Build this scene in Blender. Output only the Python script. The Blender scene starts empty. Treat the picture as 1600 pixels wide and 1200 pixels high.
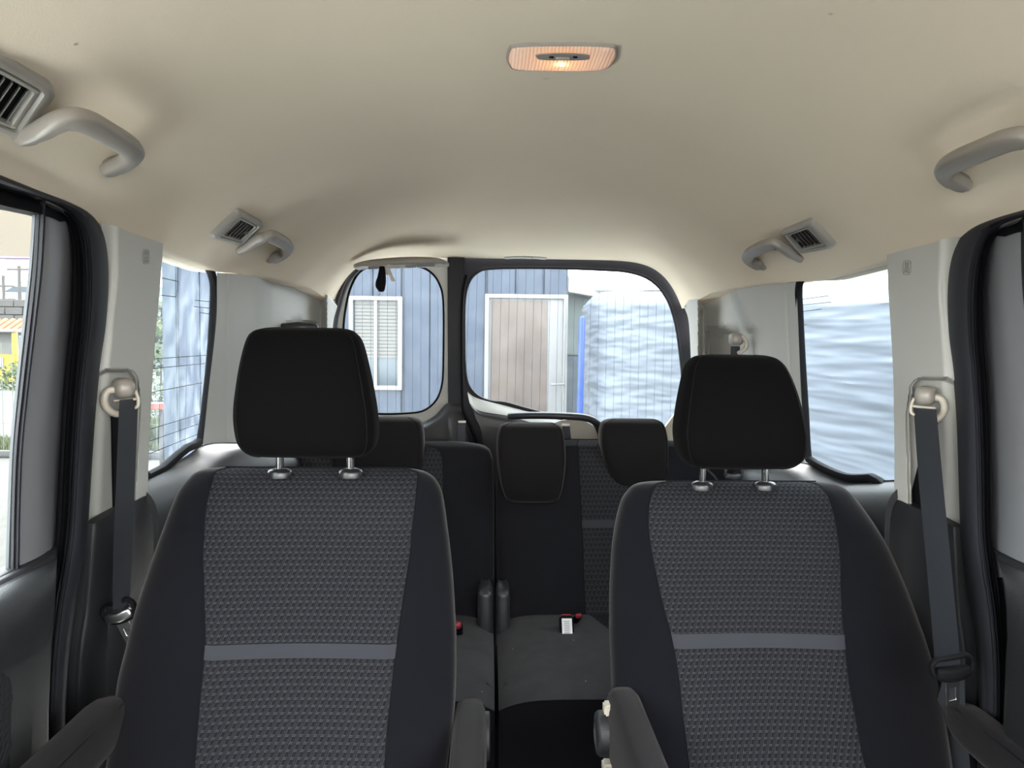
import bpy, bmesh, math, random
from mathutils import Vector, Matrix
from mathutils.geometry import tessellate_polygon
random.seed(4)
sc = bpy.context.scene
COL = sc.collection
V = Vector

# ------------------------------------------------------------------ camera
F = 1180.0
CAM = V((-0.076, 0.0, 1.2))
yaw, pitch, roll = math.radians(1.81), math.radians(3.15), math.radians(0.64)
fw = V((math.sin(yaw)*math.cos(pitch), math.cos(yaw)*math.cos(pitch), -math.sin(pitch)))
r0 = V((math.cos(yaw), -math.sin(yaw), 0)); u0 = r0.cross(fw)
RT = r0*math.cos(roll) + u0*math.sin(roll); UP = u0*math.cos(roll) - r0*math.sin(roll)
cd = bpy.data.cameras.new('camera'); cam = bpy.data.objects.new('camera', cd); COL.objects.link(cam)
cd.sensor_fit = 'HORIZONTAL'; cd.sensor_width = 36; cd.lens = 36*F/1600; cd.clip_start = .02; cd.clip_end = 500
m = Matrix((RT, UP, -fw)).transposed().to_4x4(); m.translation = CAM; cam.matrix_world = m
sc.camera = cam

# ------------------------------------------------------------------ light
w = bpy.data.worlds.new('sky'); sc.world = w; w.use_nodes = True
nt = w.node_tree; bg = nt.nodes['Background']
tc = nt.nodes.new('ShaderNodeTexCoord'); sx = nt.nodes.new('ShaderNodeSeparateXYZ'); mr = nt.nodes.new('ShaderNodeMapRange')
cr_ = nt.nodes.new('ShaderNodeValToRGB')
nt.links.new(tc.outputs['Generated'], sx.inputs[0]); nt.links.new(sx.outputs['Z'], mr.inputs[0])
mr.inputs[1].default_value = -0.1; mr.inputs[2].default_value = 1.0
nt.links.new(mr.outputs[0], cr_.inputs[0]); nt.links.new(cr_.outputs[0], bg.inputs[0])
cr_.color_ramp.elements[0].color = (1.0, .985, .96, 1); cr_.color_ramp.elements[1].color = (.93, .965, 1.0, 1)
bg.inputs[1].default_value = 2.8
# bright overcast: the sky itself is the only outdoor light
sc.view_settings.view_transform = 'Standard'; sc.view_settings.look = 'None'
sc.view_settings.gamma = 1; sc.view_settings.use_curve_mapping = False
sc.view_settings.exposure = 2.65
sc.cycles.use_denoising = True
sc.cycles.max_bounces = 10; sc.cycles.diffuse_bounces = 6; sc.cycles.transparent_max_bounces = 16
sc.cycles.sample_clamp_indirect = 8

# ------------------------------------------------------------------ geometry helpers
def ray(px, py):
    return fw + RT*((px-800)/F) + UP*((600-py)/F)
def PY(px, py, Y): d = ray(px, py); return CAM + d*((Y-CAM.y)/d.y)
def PX(px, py, X): d = ray(px, py); return CAM + d*((X-CAM.x)/d.x)
def PZ(px, py, Z): d = ray(px, py); return CAM + d*((Z-CAM.z)/d.z)
WS = .818
def PS(px, py, s=-1, off=0.):
    n = V((s, 0, .10)); d = ray(px, py)
    return CAM + d*((WS+off - n.dot(CAM))/n.dot(d))
def SP(s):
    """left-hand side points from the photograph's left half, mirrored about the van's centre for s=+1"""
    def f(px, py, off=0.):
        p = PS(px, py, -1, off)
        return V((-p.x if s > 0 else p.x, p.y, p.z))
    return f
def side(s, Y, z, off=0.): return V((s*(WS+off-.10*z), Y, z))

def crs(P, n, closed=False):
    """Catmull-Rom through P (tuples or vectors), n spans per segment"""
    P = [V(p) for p in P]; out = []; N = len(P)
    segs = N if closed else N-1
    for i in range(segs):
        if closed: a, b, c, d = P[(i-1) % N], P[i], P[(i+1) % N], P[(i+2) % N]
        else:
            b, c = P[i], P[i+1]; a = P[i-1] if i else b*2-c; d = P[i+2] if i+2 < N else c*2-b
        for k in range(n):
            t = k/n
            out.append(.5*((2*b)+(c-a)*t+(2*a-5*b+4*c-d)*t*t+(3*b-a-3*c+d)*t*t*t))
    if not closed: out.append(P[-1].copy())
    return out
def lerp_tab(tab, x):
    if x <= tab[0][0]: return tab[0][1]
    for (a, va), (b, vb) in zip(tab, tab[1:]):
        if x <= b: return va+(vb-va)*(x-a)/(b-a)
    return tab[-1][1]
def sstep(a, b, x):
    t = min(1, max(0, (x-a)/(b-a))); return t*t*(3-2*t)

def tag(o, label=None, cat=None, group=None, kind=None):
    if label: o['label'] = label
    if cat: o['category'] = cat
    if group: o['group'] = group
    if kind: o['kind'] = kind
    return o
def empty(name, loc=(0, 0, 0), **k):
    o = bpy.data.objects.new(name, None); COL.objects.link(o); o.location = loc; o.empty_display_size = .05
    return tag(o, **k)
def mk(name, vs, fs, mat, parent=None, smooth=True, uvs=None, **k):
    me = bpy.data.meshes.new(name); me.from_pydata([tuple(v) for v in vs], [], fs); me.update()
    if smooth:
        me.polygons.foreach_set('use_smooth', [True]*len(me.polygons))
    me.materials.append(mat)
    if uvs:
        ul = me.uv_layers.new(name='uv')
        for l in me.loops: ul.data[l.index].uv = uvs[l.vertex_index]
    o = bpy.data.objects.new(name, me); COL.objects.link(o)
    if parent: o.parent = parent; o.matrix_parent_inverse = Matrix.Translation(-V(parent.location)) if parent.type == 'EMPTY' else Matrix.Identity(4)
    return tag(o, **k)
def autosmooth(o, ang=40):
    me = o.data; bm = bmesh.new(); bm.from_mesh(me)
    bmesh.ops.recalc_face_normals(bm, faces=bm.faces)
    a = math.radians(ang)
    for e in bm.edges:
        e.smooth = len(e.link_faces) == 2 and e.calc_face_angle(0) < a
    bm.to_mesh(me); bm.free()
    return o
def gridfaces(R, C, closed=False, flip=False):
    fs = []
    for i in range(R-1):
        for j in range(C if closed else C-1):
            k = (j+1) % C
            f = (i*C+j, i*C+k, (i+1)*C+k, (i+1)*C+j)
            fs.append(f[::-1] if flip else f)
    return fs
def grid(name, G, mat, parent=None, closed=False, caps=False, uvf=None, thick=None, **k):
    """G rows of points; thick = vector giving the sheet a back"""
    R, C = len(G), len(G[0]); vs = [p for r in G for p in r]; fs = gridfaces(R, C, closed)
    if caps: fs += [tuple(range(C))[::-1], tuple((R-1)*C+j for j in range(C))]
    if thick is not None:
        n = len(vs); th = V(thick); vs = vs+[p+th for p in vs]
        fs += [tuple(n+i for i in f[::-1]) for f in gridfaces(R, C, closed)]
        for j in range(C-1):
            fs.append((j, n+j, n+j+1, j+1)); a = (R-1)*C+j; fs.append((a, a+1, n+a+1, n+a))
        for i in range(R-1):
            a, b = i*C, (i+1)*C; fs.append((a, b, n+b, n+a)); a += C-1; b += C-1; fs.append((a, n+a, n+b, b))
    uvs = None
    if uvf: uvs = [uvf(p) for p in vs]
    o = mk(name, vs, fs, mat, parent, uvs=uvs, **k)
    return autosmooth(o, 50)
def pxnet(ctrl, nu, nv):
    """smooth a control net of 3-vectors (rows of points)"""
    rows = [crs(r, nu) for r in ctrl]
    cols = [crs([r[j] for r in rows], nv) for j in range(len(rows[0]))]
    return [[cols[j][i] for j in range(len(cols))] for i in range(len(cols[0]))]
def poly(name, outer, holes, mat, parent=None, thick=(0, .01, 0), bevel=0, smooth=False, **k):
    """flat (or gently curved) outline with holes given a thickness"""
    loops = [[V(p) for p in outer]]+[[V(p) for p in h] for h in holes]
    vs = [p for l in loops for p in l]; n = len(vs)
    c = sum((p for p in loops[0]), V())/len(loops[0]); nn = V()
    for i, p in enumerate(loops[0]): nn += (p-c).cross(loops[0][(i+1) % len(loops[0])]-c)
    nn.normalize(); ax = nn.orthogonal().normalized(); ay = nn.cross(ax)
    tris = tessellate_polygon([[V(((p-c).dot(ax), (p-c).dot(ay), 0)) for p in l] for l in loops])
    th = V(thick); vs2 = vs+[p+th for p in vs]
    fs = [tuple(t) for t in tris]+[tuple(n+i for i in t[::-1]) for t in tris]
    s = 0
    for l in loops:
        m_ = len(l)
        for i in range(m_): a, b = s+i, s+(i+1) % m_; fs.append((a, b, n+b, n+a))
        s += m_
    o = mk(name, vs2, fs, mat, parent, smooth=False, **k)
    me = o.data; bm = bmesh.new(); bm.from_mesh(me); bmesh.ops.recalc_face_normals(bm, faces=bm.faces)
    if bevel:
        es = [e for e in bm.edges if len(e.link_faces) == 2 and e.calc_face_angle(0) > 1.0]
        bmesh.ops.bevel(bm, geom=es, offset=bevel, segments=3, affect='EDGES', clamp_overlap=True)
    for f in bm.faces: f.smooth = True
    for e in bm.edges: e.smooth = len(e.link_faces) == 2 and e.calc_face_angle(0) < .6
    bm.to_mesh(me); bm.free()
    return o
def box(name, lo, hi, mat, parent=None, bevel=0, seg=2, **k):
    x0, y0, z0 = lo; x1, y1, z1 = hi
    vs = [(x, y, z) for x in (x0, x1) for y in (y0, y1) for z in (z0, z1)]
    fs = [(0, 1, 3, 2), (4, 6, 7, 5), (0, 4, 5, 1), (2, 3, 7, 6), (0, 2, 6, 4), (1, 5, 7, 3)]
    o = mk(name, vs, fs, mat, parent, smooth=False, **k)
    if bevel:
        bm = bmesh.new(); bm.from_mesh(o.data); bmesh.ops.recalc_face_normals(bm, faces=bm.faces)
        bmesh.ops.bevel(bm, geom=list(bm.edges), offset=bevel, segments=seg, affect='EDGES', clamp_overlap=True)
        for f in bm.faces: f.smooth = True
        for e in bm.edges: e.smooth = len(e.link_faces) == 2 and e.calc_face_angle(0) < .7
        bm.to_mesh(o.data); bm.free()
    return o
def sup(a, n):
    c, s = math.cos(a), math.sin(a)
    return math.copysign(abs(c)**(2/n), c), math.copysign(abs(s)**(2/n), s)
def sweep(name, path, prof, mat, parent=None, up=(0, 0, 1), n=2.6, seg=16, taper=True, closed=False, **k):
    """sweep a superellipse; prof = (half width, half height) or a list of them per path point; up = height axis (vector or list)"""
    P = [V(p) for p in path]; N = len(P); G = []
    for i, p in enumerate(P):
        if closed: t = P[(i+1) % N]-P[i-1]
        else: t = P[min(i+1, N-1)]-P[max(i-1, 0)]
        t.normalize(); u = V(up[i] if isinstance(up, list) else up); s = t.cross(u)
        if s.length < 1e-4: s = t.orthogonal()
        s.normalize(); u = s.cross(t)
        a, b = prof[i] if isinstance(prof, list) else prof
        G.append([p+s*(a*sup(2*math.pi*j/seg, n)[0])+u*(b*sup(2*math.pi*j/seg, n)[1]) for j in range(seg)])
    if closed: G.append(G[0])
    elif taper:
        def cap(g, q, t):
            c = sum(g, V())/len(g)
            return [[c+(v-c)*f+t*d for v in g] for f, d in q]
        r = min(prof[0] if isinstance(prof, list) else prof)
        t0 = (P[0]-P[1]).normalized()*r; t1 = (P[-1]-P[-2]).normalized()*r
        q = [(math.cos(x), math.sin(x)) for x in (.5, .95, 1.35)]
        G = cap(G[0], q, t0)[::-1]+G+cap(G[-1], q, t1)
    return grid(name, G, mat, parent, closed=True, caps=not closed, **k)
def tube(name, path, r, mat, parent=None, seg=8, **k):
    return sweep(name, path, (r, r), mat, parent, n=2, seg=seg, taper=False, **k)
def lump(name, rows, mat, parent=None, n=3.6, seg=40, sub=5, yfn=None, **k):
    """rows (py, xl, xr, Yc, halfdepth) : cushion seen frontally, closed horizontal sections"""
    R = []
    for py, xl, xr, Yc, hd in rows:
        a, b = PY(xl, py, Yc), PY(xr, py, Yc)
        R.append(((a.x+b.x)/2, (b.x-a.x)/2, (a.z+b.z)/2, Yc, hd))
    A = crs([V(r[:3]) for r in R], sub); B = crs([V((r[3], r[4], 0)) for r in R], sub)
    G = []
    for a, b in zip(A, B):
        G.append([V((a.x+a.y*sup(2*math.pi*j/seg, n)[0], b.x+max(b.y, .001)*sup(2*math.pi*j/seg, n)[1], a.z)) for j in range(seg)])
    o = grid(name, G, mat, parent, closed=True, caps=True, **k)
    return o, G
def mirror(p): return V((-p.x, p.y, p.z))

# ------------------------------------------------------------------ materials
def srgb(c):
    return tuple(((x/255)/12.92 if x <= 10 else ((x/255+.055)/1.055)**2.4) for x in c)
def mat(name, col, rough=.6, noise=0, bump=0, bscale=600, metal=0, spec=.5, sheen=0, coat=0, var=0, vscale=6, emit=None, estr=0):
    M = bpy.data.materials.new(name); M.use_nodes = True; T = M.node_tree; b = T.nodes['Principled BSDF']
    b.inputs['Base Color'].default_value = (*col, 1); b.inputs['Roughness'].default_value = rough
    b.inputs['Metallic'].default_value = metal; b.inputs['Specular IOR Level'].default_value = spec
    b.inputs['Sheen Weight'].default_value = sheen; b.inputs['Sheen Roughness'].default_value = .4; b.inputs['Coat Weight'].default_value = coat
    if sheen: b.inputs['Sheen Tint'].default_value = (.92, .88, .86, 1)
    if emit: b.inputs['Emission Color'].default_value = (*emit, 1); b.inputs['Emission Strength'].default_value = estr
    tc = T.nodes.new('ShaderNodeTexCoord')
    if bump:
        nz = T.nodes.new('ShaderNodeTexNoise'); nz.inputs['Scale'].default_value = bscale; nz.inputs['Detail'].default_value = 2
        bp = T.nodes.new('ShaderNodeBump'); bp.inputs['Strength'].default_value = bump; bp.inputs['Distance'].default_value = .001
        T.links.new(tc.outputs['Object'], nz.inputs['Vector']); T.links.new(nz.outputs[0], bp.inputs['Height']); T.links.new(bp.outputs[0], b.inputs['Normal'])
    if var:
        nz = T.nodes.new('ShaderNodeTexNoise'); nz.inputs['Scale'].default_value = vscale; nz.inputs['Detail'].default_value = 5
        mx = T.nodes.new('ShaderNodeMix'); mx.data_type = 'RGBA'
        mx.inputs[6].default_value = (*[c*(1-var) for c in col], 1); mx.inputs[7].default_value = (*[min(1, c*(1+var)) for c in col], 1)
        T.links.new(tc.outputs['Object'], nz.inputs['Vector']); T.links.new(nz.outputs[0], mx.inputs[0]); T.links.new(mx.outputs[2], b.inputs['Base Color'])
    return M
def math_(T, op, a, b=None, c=None):
    n = T.nodes.new('ShaderNodeMath'); n.operation = op
    for i, x in enumerate((a, b, c)):
        if x is None: continue
        if isinstance(x, (int, float)): n.inputs[i].default_value = x
        else: T.links.new(x, n.inputs[i])
    return n.outputs[0]
def weave(name, dark, mid, dash, P=.0105, Q=.0105, sh=.36):
    """staggered knitted links, in metres of the uv map"""
    M = bpy.data.materials.new(name); M.use_nodes = True; T = M.node_tree; b = T.nodes['Principled BSDF']
    b.inputs['Roughness'].default_value = .75; b.inputs['Specular IOR Level'].default_value = .1
    uv = T.nodes.new('ShaderNodeUVMap'); s = T.nodes.new('ShaderNodeSeparateXYZ'); T.links.new(uv.outputs[0], s.inputs[0])
    v = math_(T, 'DIVIDE', s.outputs['Y'], Q); u = math_(T, 'SUBTRACT', math_(T, 'DIVIDE', s.outputs['X'], P), math_(T, 'MULTIPLY', v, sh))
    fu = math_(T, 'FRACT', u); fv = math_(T, 'FRACT', v)
    # lozenge: ridge across u, narrowing at the row line
    du = math_(T, 'ABSOLUTE', math_(T, 'SUBTRACT', fu, .5))
    dv = math_(T, 'ABSOLUTE', math_(T, 'SUBTRACT', fv, .5))
    rid = math_(T, 'SUBTRACT', 1.0, math_(T, 'MULTIPLY', du, 2.6)); rid = math_(T, 'SUBTRACT', rid, math_(T, 'MULTIPLY', math_(T, 'POWER', math_(T, 'MULTIPLY', dv, 2), 4), .35)); rid = math_(T, 'MAXIMUM', rid, 0)
    # dashes: two short bars near the row line, between lozenges
    a1 = math_(T, 'LESS_THAN', math_(T, 'ABSOLUTE', math_(T, 'SUBTRACT', fv, .08)), .05)
    a2 = math_(T, 'LESS_THAN', math_(T, 'ABSOLUTE', math_(T, 'SUBTRACT', fv, .28)), .05)
    bb = math_(T, 'GREATER_THAN', du, .26)
    da = math_(T, 'MULTIPLY', math_(T, 'MAXIMUM', a1, a2), bb)
    ln = math_(T, 'LESS_THAN', math_(T, 'ABSOLUTE', math_(T, 'SUBTRACT', fu, .80)), .05)   # bright edge thread
    m1 = T.nodes.new('ShaderNodeMix'); m1.data_type = 'RGBA'; m1.inputs[6].default_value = (*dark, 1); m1.inputs[7].default_value = (*mid, 1); T.links.new(rid, m1.inputs[0])
    m2 = T.nodes.new('ShaderNodeMix'); m2.data_type = 'RGBA'; m2.inputs[7].default_value = (*dash, 1)
    T.links.new(m1.outputs[2], m2.inputs[6]); T.links.new(math_(T, 'MAXIMUM', da, math_(T, 'MULTIPLY', ln, .45)), m2.inputs[0])
    T.links.new(m2.outputs[2], b.inputs['Base Color'])
    bp = T.nodes.new('ShaderNodeBump'); bp.inputs['Strength'].default_value = .6; bp.inputs['Distance'].default_value = .0012
    T.links.new(math_(T, 'ADD', rid, da), bp.inputs['Height']); T.links.new(bp.outputs[0], b.inputs['Normal'])
    return M
def glass(name, tint, haze=.08, hazecol=(.8, .85, .9), dirt=0., dscale=8, streak=(1, 1, 1)):
    M = bpy.data.materials.new(name); M.use_nodes = True; T = M.node_tree; T.nodes.remove(T.nodes['Principled BSDF']); out = T.nodes['Material Output']
    tr = T.nodes.new('ShaderNodeBsdfTransparent'); tr.inputs[0].default_value = (*tint, 1)
    tl = T.nodes.new('ShaderNodeBsdfTranslucent'); tl.inputs[0].default_value = (*hazecol, 1)
    m1 = T.nodes.new('ShaderNodeMixShader')
    tc = T.nodes.new('ShaderNodeTexCoord'); mp = T.nodes.new('ShaderNodeMapping'); mp.inputs['Scale'].default_value = streak
    nz = T.nodes.new('ShaderNodeTexNoise'); nz.inputs['Scale'].default_value = dscale; nz.inputs['Detail'].default_value = 8; nz.inputs['Distortion'].default_value = 1.2
    T.links.new(tc.outputs['Object'], mp.inputs[0]); T.links.new(mp.outputs[0], nz.inputs[0])
    mrn = T.nodes.new('ShaderNodeMapRange'); mrn.inputs[1].default_value = .42; mrn.inputs[2].default_value = .72; mrn.inputs[3].default_value = haze; mrn.inputs[4].default_value = haze+dirt
    T.links.new(nz.outputs[0], mrn.inputs[0]); T.links.new(mrn.outputs[0], m1.inputs[0])
    T.links.new(tr.outputs[0], m1.inputs[1]); T.links.new(tl.outputs[0], m1.inputs[2])
    T.links.new(m1.outputs[0], out.inputs[0])
    return M

M_head = mat('headliner_fabric', (0.7900, 0.6850, 0.5450), .95, spec=.1, bump=.25, bscale=900, var=.05, vscale=3)
M_pill = mat('grey_pillar_plastic', (.42, .415, .385), .55, bump=.12, bscale=1200)
M_seal = mat('black_rubber', (.016, .016, .020), .55, spec=.25, bump=.1)
M_chan = mat('glass_channel_grey', (.10, .11, .12), .4)
M_mark = mat('moulded_mark', (.26, .25, .235), .6)
M_dark = mat('charcoal_grained_plastic', (0.0135, 0.0142, 0.0165), .5, spec=.45, bump=.6, bscale=700)
M_dgrey = mat('dark_grey_plastic', (.022, .022, .025), .42, bump=.1, bscale=900)
M_door = mat('grey_door_frame', (.17, .17, .182), .4)
M_blk = mat('matt_black', (.004, .004, .005), .7, spec=.1)
M_fab = mat('dark_seat_fabric', (0.0054, 0.0054, 0.0074), .9, spec=.04, bump=.4, bscale=1500, sheen=.2)
M_fabt = mat('head_rest_fabric', (0.0037, 0.0034, 0.0036), .95, spec=.03, bump=.4, bscale=1500, sheen=.02)
M_fabt_lit = mat('lit_rear_head_rest_fabric', (.0095, .0085, .0088), .95, spec=.08, bump=.4, bscale=1500, sheen=.14)  # paler copy of the headrest fabric, light on the tops put into colour and sheen
M_guide = mat('dark_glossy_guide', (.012, .012, .013), .3)
M_fab_lit = mat('brightened_rear_seat_fabric', (0.0088, 0.0088, 0.0112), .9, spec=.1, bump=.4, bscale=1500, sheen=.08)  # seat fabric copied paler, making up in colour for less light at the rear
M_arm = mat('armrest_fabric', (0.0089, 0.0084, 0.0098), .9, spec=.1, bump=.5, bscale=1200, sheen=.08)
M_band = mat('grey_band_fabric', (0.0224, 0.0232, 0.0296), .6, spec=.2)
M_weave = weave('woven_seat_fabric', (.0062, .0062, .0078), (.018, .018, .021), (.050, .050, .056))
M_weave2 = weave('woven_rear_fabric', (.010, .010, .012), (.024, .024, .027), (.04, .04, .044), P=.012, Q=.014, sh=.5)
M_web = mat('belt_webbing', (0.0324, 0.0346, 0.0403), .6, spec=.15, bump=.5, bscale=900)
M_beige = mat('warm_grey_plastic', (.26, .235, .205), .35)
M_cream = mat('cream_plastic', (.45, .41, .34), .4)
M_hand = mat('grab_handle_plastic', (.27, .243, .215), .38)
M_vent = mat('vent_plastic', (.29, .275, .245), .4)
M_slat = mat('vent_slat', (.09, .086, .08), .45)
M_chrome = mat('chrome', (.8, .8, .8), .12, metal=1)
M_metal = mat('brushed_steel', (.55, .55, .55), .3, metal=1)
M_red = mat('red_plastic', (.22, .008, .018), .4)
M_white = mat('white_label', (.75, .75, .75), .6)
M_tint = glass('privacy_glass', (.70, .74, .76), .010, dirt=.012, dscale=9)
M_tintr = glass('clean_privacy_glass', (.70, .74, .76), .008)
M_tintq = glass('streaked_privacy_glass', (.70, .74, .76), .010, (.8, .88, .95), dirt=.05, dscale=26, streak=(1, 1.3, .5))
M_clear = glass('door_glass', (.86, .9, .9), .03)
M_slide = glass('tinted_sliding_door_glass', (.72, .75, .75), .006)
M_line = mat('heater_line', (.03, .03, .03), .6)

# ================================================================== SETTING
# ---------------------------------------------------------------- headliner
TW = [(-.6, .66), (.9, .683), (1.44, .682), (1.5, .69), (1.75, .69), (2.1, .675), (2.76, .655), (2.84, .652)]
TZE = [(-.6, 1.37), (.5, 1.40), (.93, 1.397), (1.2, 1.378), (1.44, 1.362), (1.73, 1.352), (2.1, 1.367), (2.5, 1.372), (2.76, 1.345), (2.84, 1.335)]
TZC = [(-.6, 1.55), (.3, 1.62), (1.9, 1.622), (2.2, 1.605), (2.5, 1.565), (2.84, 1.512)]
TA = [(-.6, 2.3), (1.9, 2.3), (2.3, 3.0), (2.6, 5.0), (2.84, 9.5)]
def zceil(x, Y):
    W = lerp_tab(TW, Y); t = min(1., abs(x)/W); ze, zc, a = lerp_tab(TZE, Y), lerp_tab(TZC, Y), lerp_tab(TA, Y)
    z = ze+(zc-ze)*(1-t**a)
    for (cx, cy, rx, ry, d) in ((.60, .96, .075, .17, .008), (.625, 1.80, .06, .16, .014)):
        q = ((abs(x)-cx)/rx)**4+((Y-cy)/ry)**4
        z += d*(1-sstep(.5, 1.3, q))*.6
    return z
def hit(px, py, lift=0.):
    d = ray(px, py); lo, t = 0., .3
    while t < 3.2:
        p = CAM+d*t
        if p.z > zceil(p.x, p.y) or abs(p.x) > lerp_tab(TW, p.y): break
        lo = t; t += .01
    hi = t
    for _ in range(30):
        mi = (lo+hi)/2; p = CAM+d*mi
        if p.z > zceil(p.x, p.y) or abs(p.x) > lerp_tab(TW, p.y): hi = mi
        else: lo = mi
    return CAM+d*(lo*(1-lift))
def cnorm(p):
    e = .004
    return V((zceil(p.x+e, p.y)-zceil(p.x-e, p.y), zceil(p.x, p.y+e)-zceil(p.x, p.y-e), -2*e)).normalized()   # into the cabin
G = []
Ys = [-.45+.03*i for i in range(110)]; Ys = [y for y in Ys if y < 2.83]+[2.84]
for Y in Ys:
    W = lerp_tab(TW, Y); row = []
    for j in range(97):
        t = -1+2*j/96; t = math.copysign(1-(1-abs(t))**1.25, t); row.append(V((t*W, Y, zceil(t*W, Y))))
    row = [row[0]+V((-.06, 0, .001))]+row+[row[-1]+V((.06, 0, .001))]
    G.append(row)
T = M_head.node_tree; b_ = T.nodes['Principled BSDF']; src = b_.inputs['Base Color'].links[0].from_socket; tco = T.nodes.new('ShaderNodeTexCoord')
for (sx_, sy_, rr_, cc_, am) in ((119, 69, .0035, (.10, .09, .07), .75), (1298, 22, .004, (.25, .2, .15), .5), (853, 123, .007, (.5, .3, .12), .3), (415, 293, .004, (.3, .26, .2), .35), (1222, 337, .003, (.25, .2, .15), .5), (395, 320, .0025, (.2, .17, .12), .6)):
    d_ = T.nodes.new('ShaderNodeVectorMath'); d_.operation = 'DISTANCE'; d_.inputs[1].default_value = hit(sx_, sy_); T.links.new(tco.outputs['Object'], d_.inputs[0])
    k_ = T.nodes.new('ShaderNodeMapRange'); k_.inputs[1].default_value = 0; k_.inputs[2].default_value = rr_; k_.inputs[3].default_value = am; k_.inputs[4].default_value = 0; T.links.new(d_.outputs['Value'], k_.inputs[0])
    x_ = T.nodes.new('ShaderNodeMix'); x_.data_type = 'RGBA'; T.links.new(k_.outputs[0], x_.inputs[0]); T.links.new(src, x_.inputs[6]); x_.inputs[7].default_value = (*cc_, 1); src = x_.outputs[2]
T.links.new(src, b_.inputs['Base Color'])
ceil_o = grid('ceiling', G, M_head, thick=(0, 0, .03), kind='structure')
# ---------------------------------------------------------------- floor and lower shell
box('floor', (-.78, -1.0, -.06), (.78, 2.9, 0.0), M_dark, kind='structure')
for s, nm in ((-1, 'left'), (1, 'right')):
    S = SP(s)
    wl = empty('wall_'+nm, (s*.75, 1.5, 0), kind='structure')
    # lower inner skin, belt to floor, the whole length
    G = [[side(s, y, z, o_) for y in (-1.0, 0, 1.0, 2.0, 2.9)] for z, o_ in ((.02, .03), (.4, .05), (.84, .045))]
    grid('lower_skin', G, M_dark, wl, thick=(s*.03, 0, 0))
    # roof side rail outside headliner
    G = [[side(s, y, z, .012) for y in (-.5, .5, 1.2, 1.9)] for z in (1.40, 1.46)]
    grid('roof_rail', G, M_seal, wl, thick=(s*.03, 0, 0))
    # front door pillar (between the front door and the sliding door, beside the camera)
    G = [[side(s, y, z, .01) for y in (.10, .17, .24)] for z in (.84, 1.1, 1.4)]
    grid('front_pillar_trim', G, M_pill, wl, thick=(s*.04, 0, 0))
    # ---- rear pillar with the belt anchorage
    ctrl = [[(158, 349), (176, 352), (188, 356), (196, 360), (225, 370), (255, 381)],
            [(168, 430), (178, 430), (187, 432), (195, 433), (222, 435), (251, 437)],
            [(160, 500), (171, 500), (181, 500), (190, 501), (217, 502), (245, 503)],
            [(150, 580), (163, 580), (174, 580), (184, 580), (211, 580), (239, 580)],
            [(144, 660), (156, 660), (168, 660), (179, 660), (207, 659), (235, 658)],
            [(139, 740), (152, 738), (164, 735), (176, 732), (204, 727), (232, 722)],
            [(134, 818), (149, 812), (162, 806), (175, 800), (203, 786), (231, 773)]]
    Gp = pxnet([[V((a, b, 0)) for a, b in r] for r in ctrl], 18, 34)
    def offp(x, y, j, n):
        u = j/(n-1)
        o = -.010*sstep(.04, .38, u)          # raised rib away from the seal
        # recess with the arched top
        ex = lerp_tab([(578, 205), (600, 216), (640, 219), (800, 209)], y); ix = 140
        rr = math.hypot(max(0, x-196), max(0, 598-y)); e = 1-sstep(16, 22, rr) if (x > 196 and y < 598) else sstep(576, 583, y-max(0, 165-x)*.5)*(1-sstep(ex-5, ex+2, x))
        return o+.020*e
    G = [[S(p.x, p.y, offp(p.x, p.y, j, len(r))) for j, p in enumerate(r)] for r in Gp]
    G = [r+[r[-1]+V((s*.045, .01, 0))] for r in G]
    grid('pillar_trim', G, M_pill, wl, thick=(s*.006, 0, 0))
    # black slot the belt drops through
    sl = [(175, 640), (186, 640), (195, 700), (208, 782), (178, 799)]
    poly('belt_slot', [S(a, b, .0075) for a, b in sl], [], M_blk, wl, thick=(s*.004, 0, 0))
    # ---- lower pillar cover (charcoal) with its bevelled edge
    ctrl = [[(139, 822, .006), (152, 816, -.004), (178, 801, -.012), (208, 785, -.012), (232, 773, -.006), (246, 772, .05)],
            [(136, 850, .006), (150, 850, -.006), (178, 850, -.016), (212, 850, -.016), (240, 850, -.004), (254, 850, .05)],
            [(128, 950, .006), (142, 950, -.006), (172, 950, -.016), (212, 950, -.016), (248, 950, 0), (262, 950, .05)],
            [(116, 1060, .006), (130, 1060, -.006), (165, 1060, -.012), (212, 1060, -.012), (250, 1060, 0), (264, 1060, .05)],
            [(112, 1320, .006), (126, 1320, -.006), (160, 1320, -.012), (212, 1320, -.012), (250, 1320, 0), (264, 1320, .05)]]
    G = pxnet([[S(a, b, o_) for a, b, o_ in r] for r in ctrl], 6, 8)
    grid('lower_trim', G, M_dark, wl, thick=(s*.02, 0, 0))
    # outer body skin closing the gap round the door
    G = [[side(s, y, z, .10) for y in (1.33, 1.42, 1.50)] for z in (.0, .5, .9, 1.2, 1.42)]
    grid('outer_skin', G, M_blk, wl, thick=(s*.01, 0, 0))
    globals()['wl_'+nm] = wl

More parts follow.
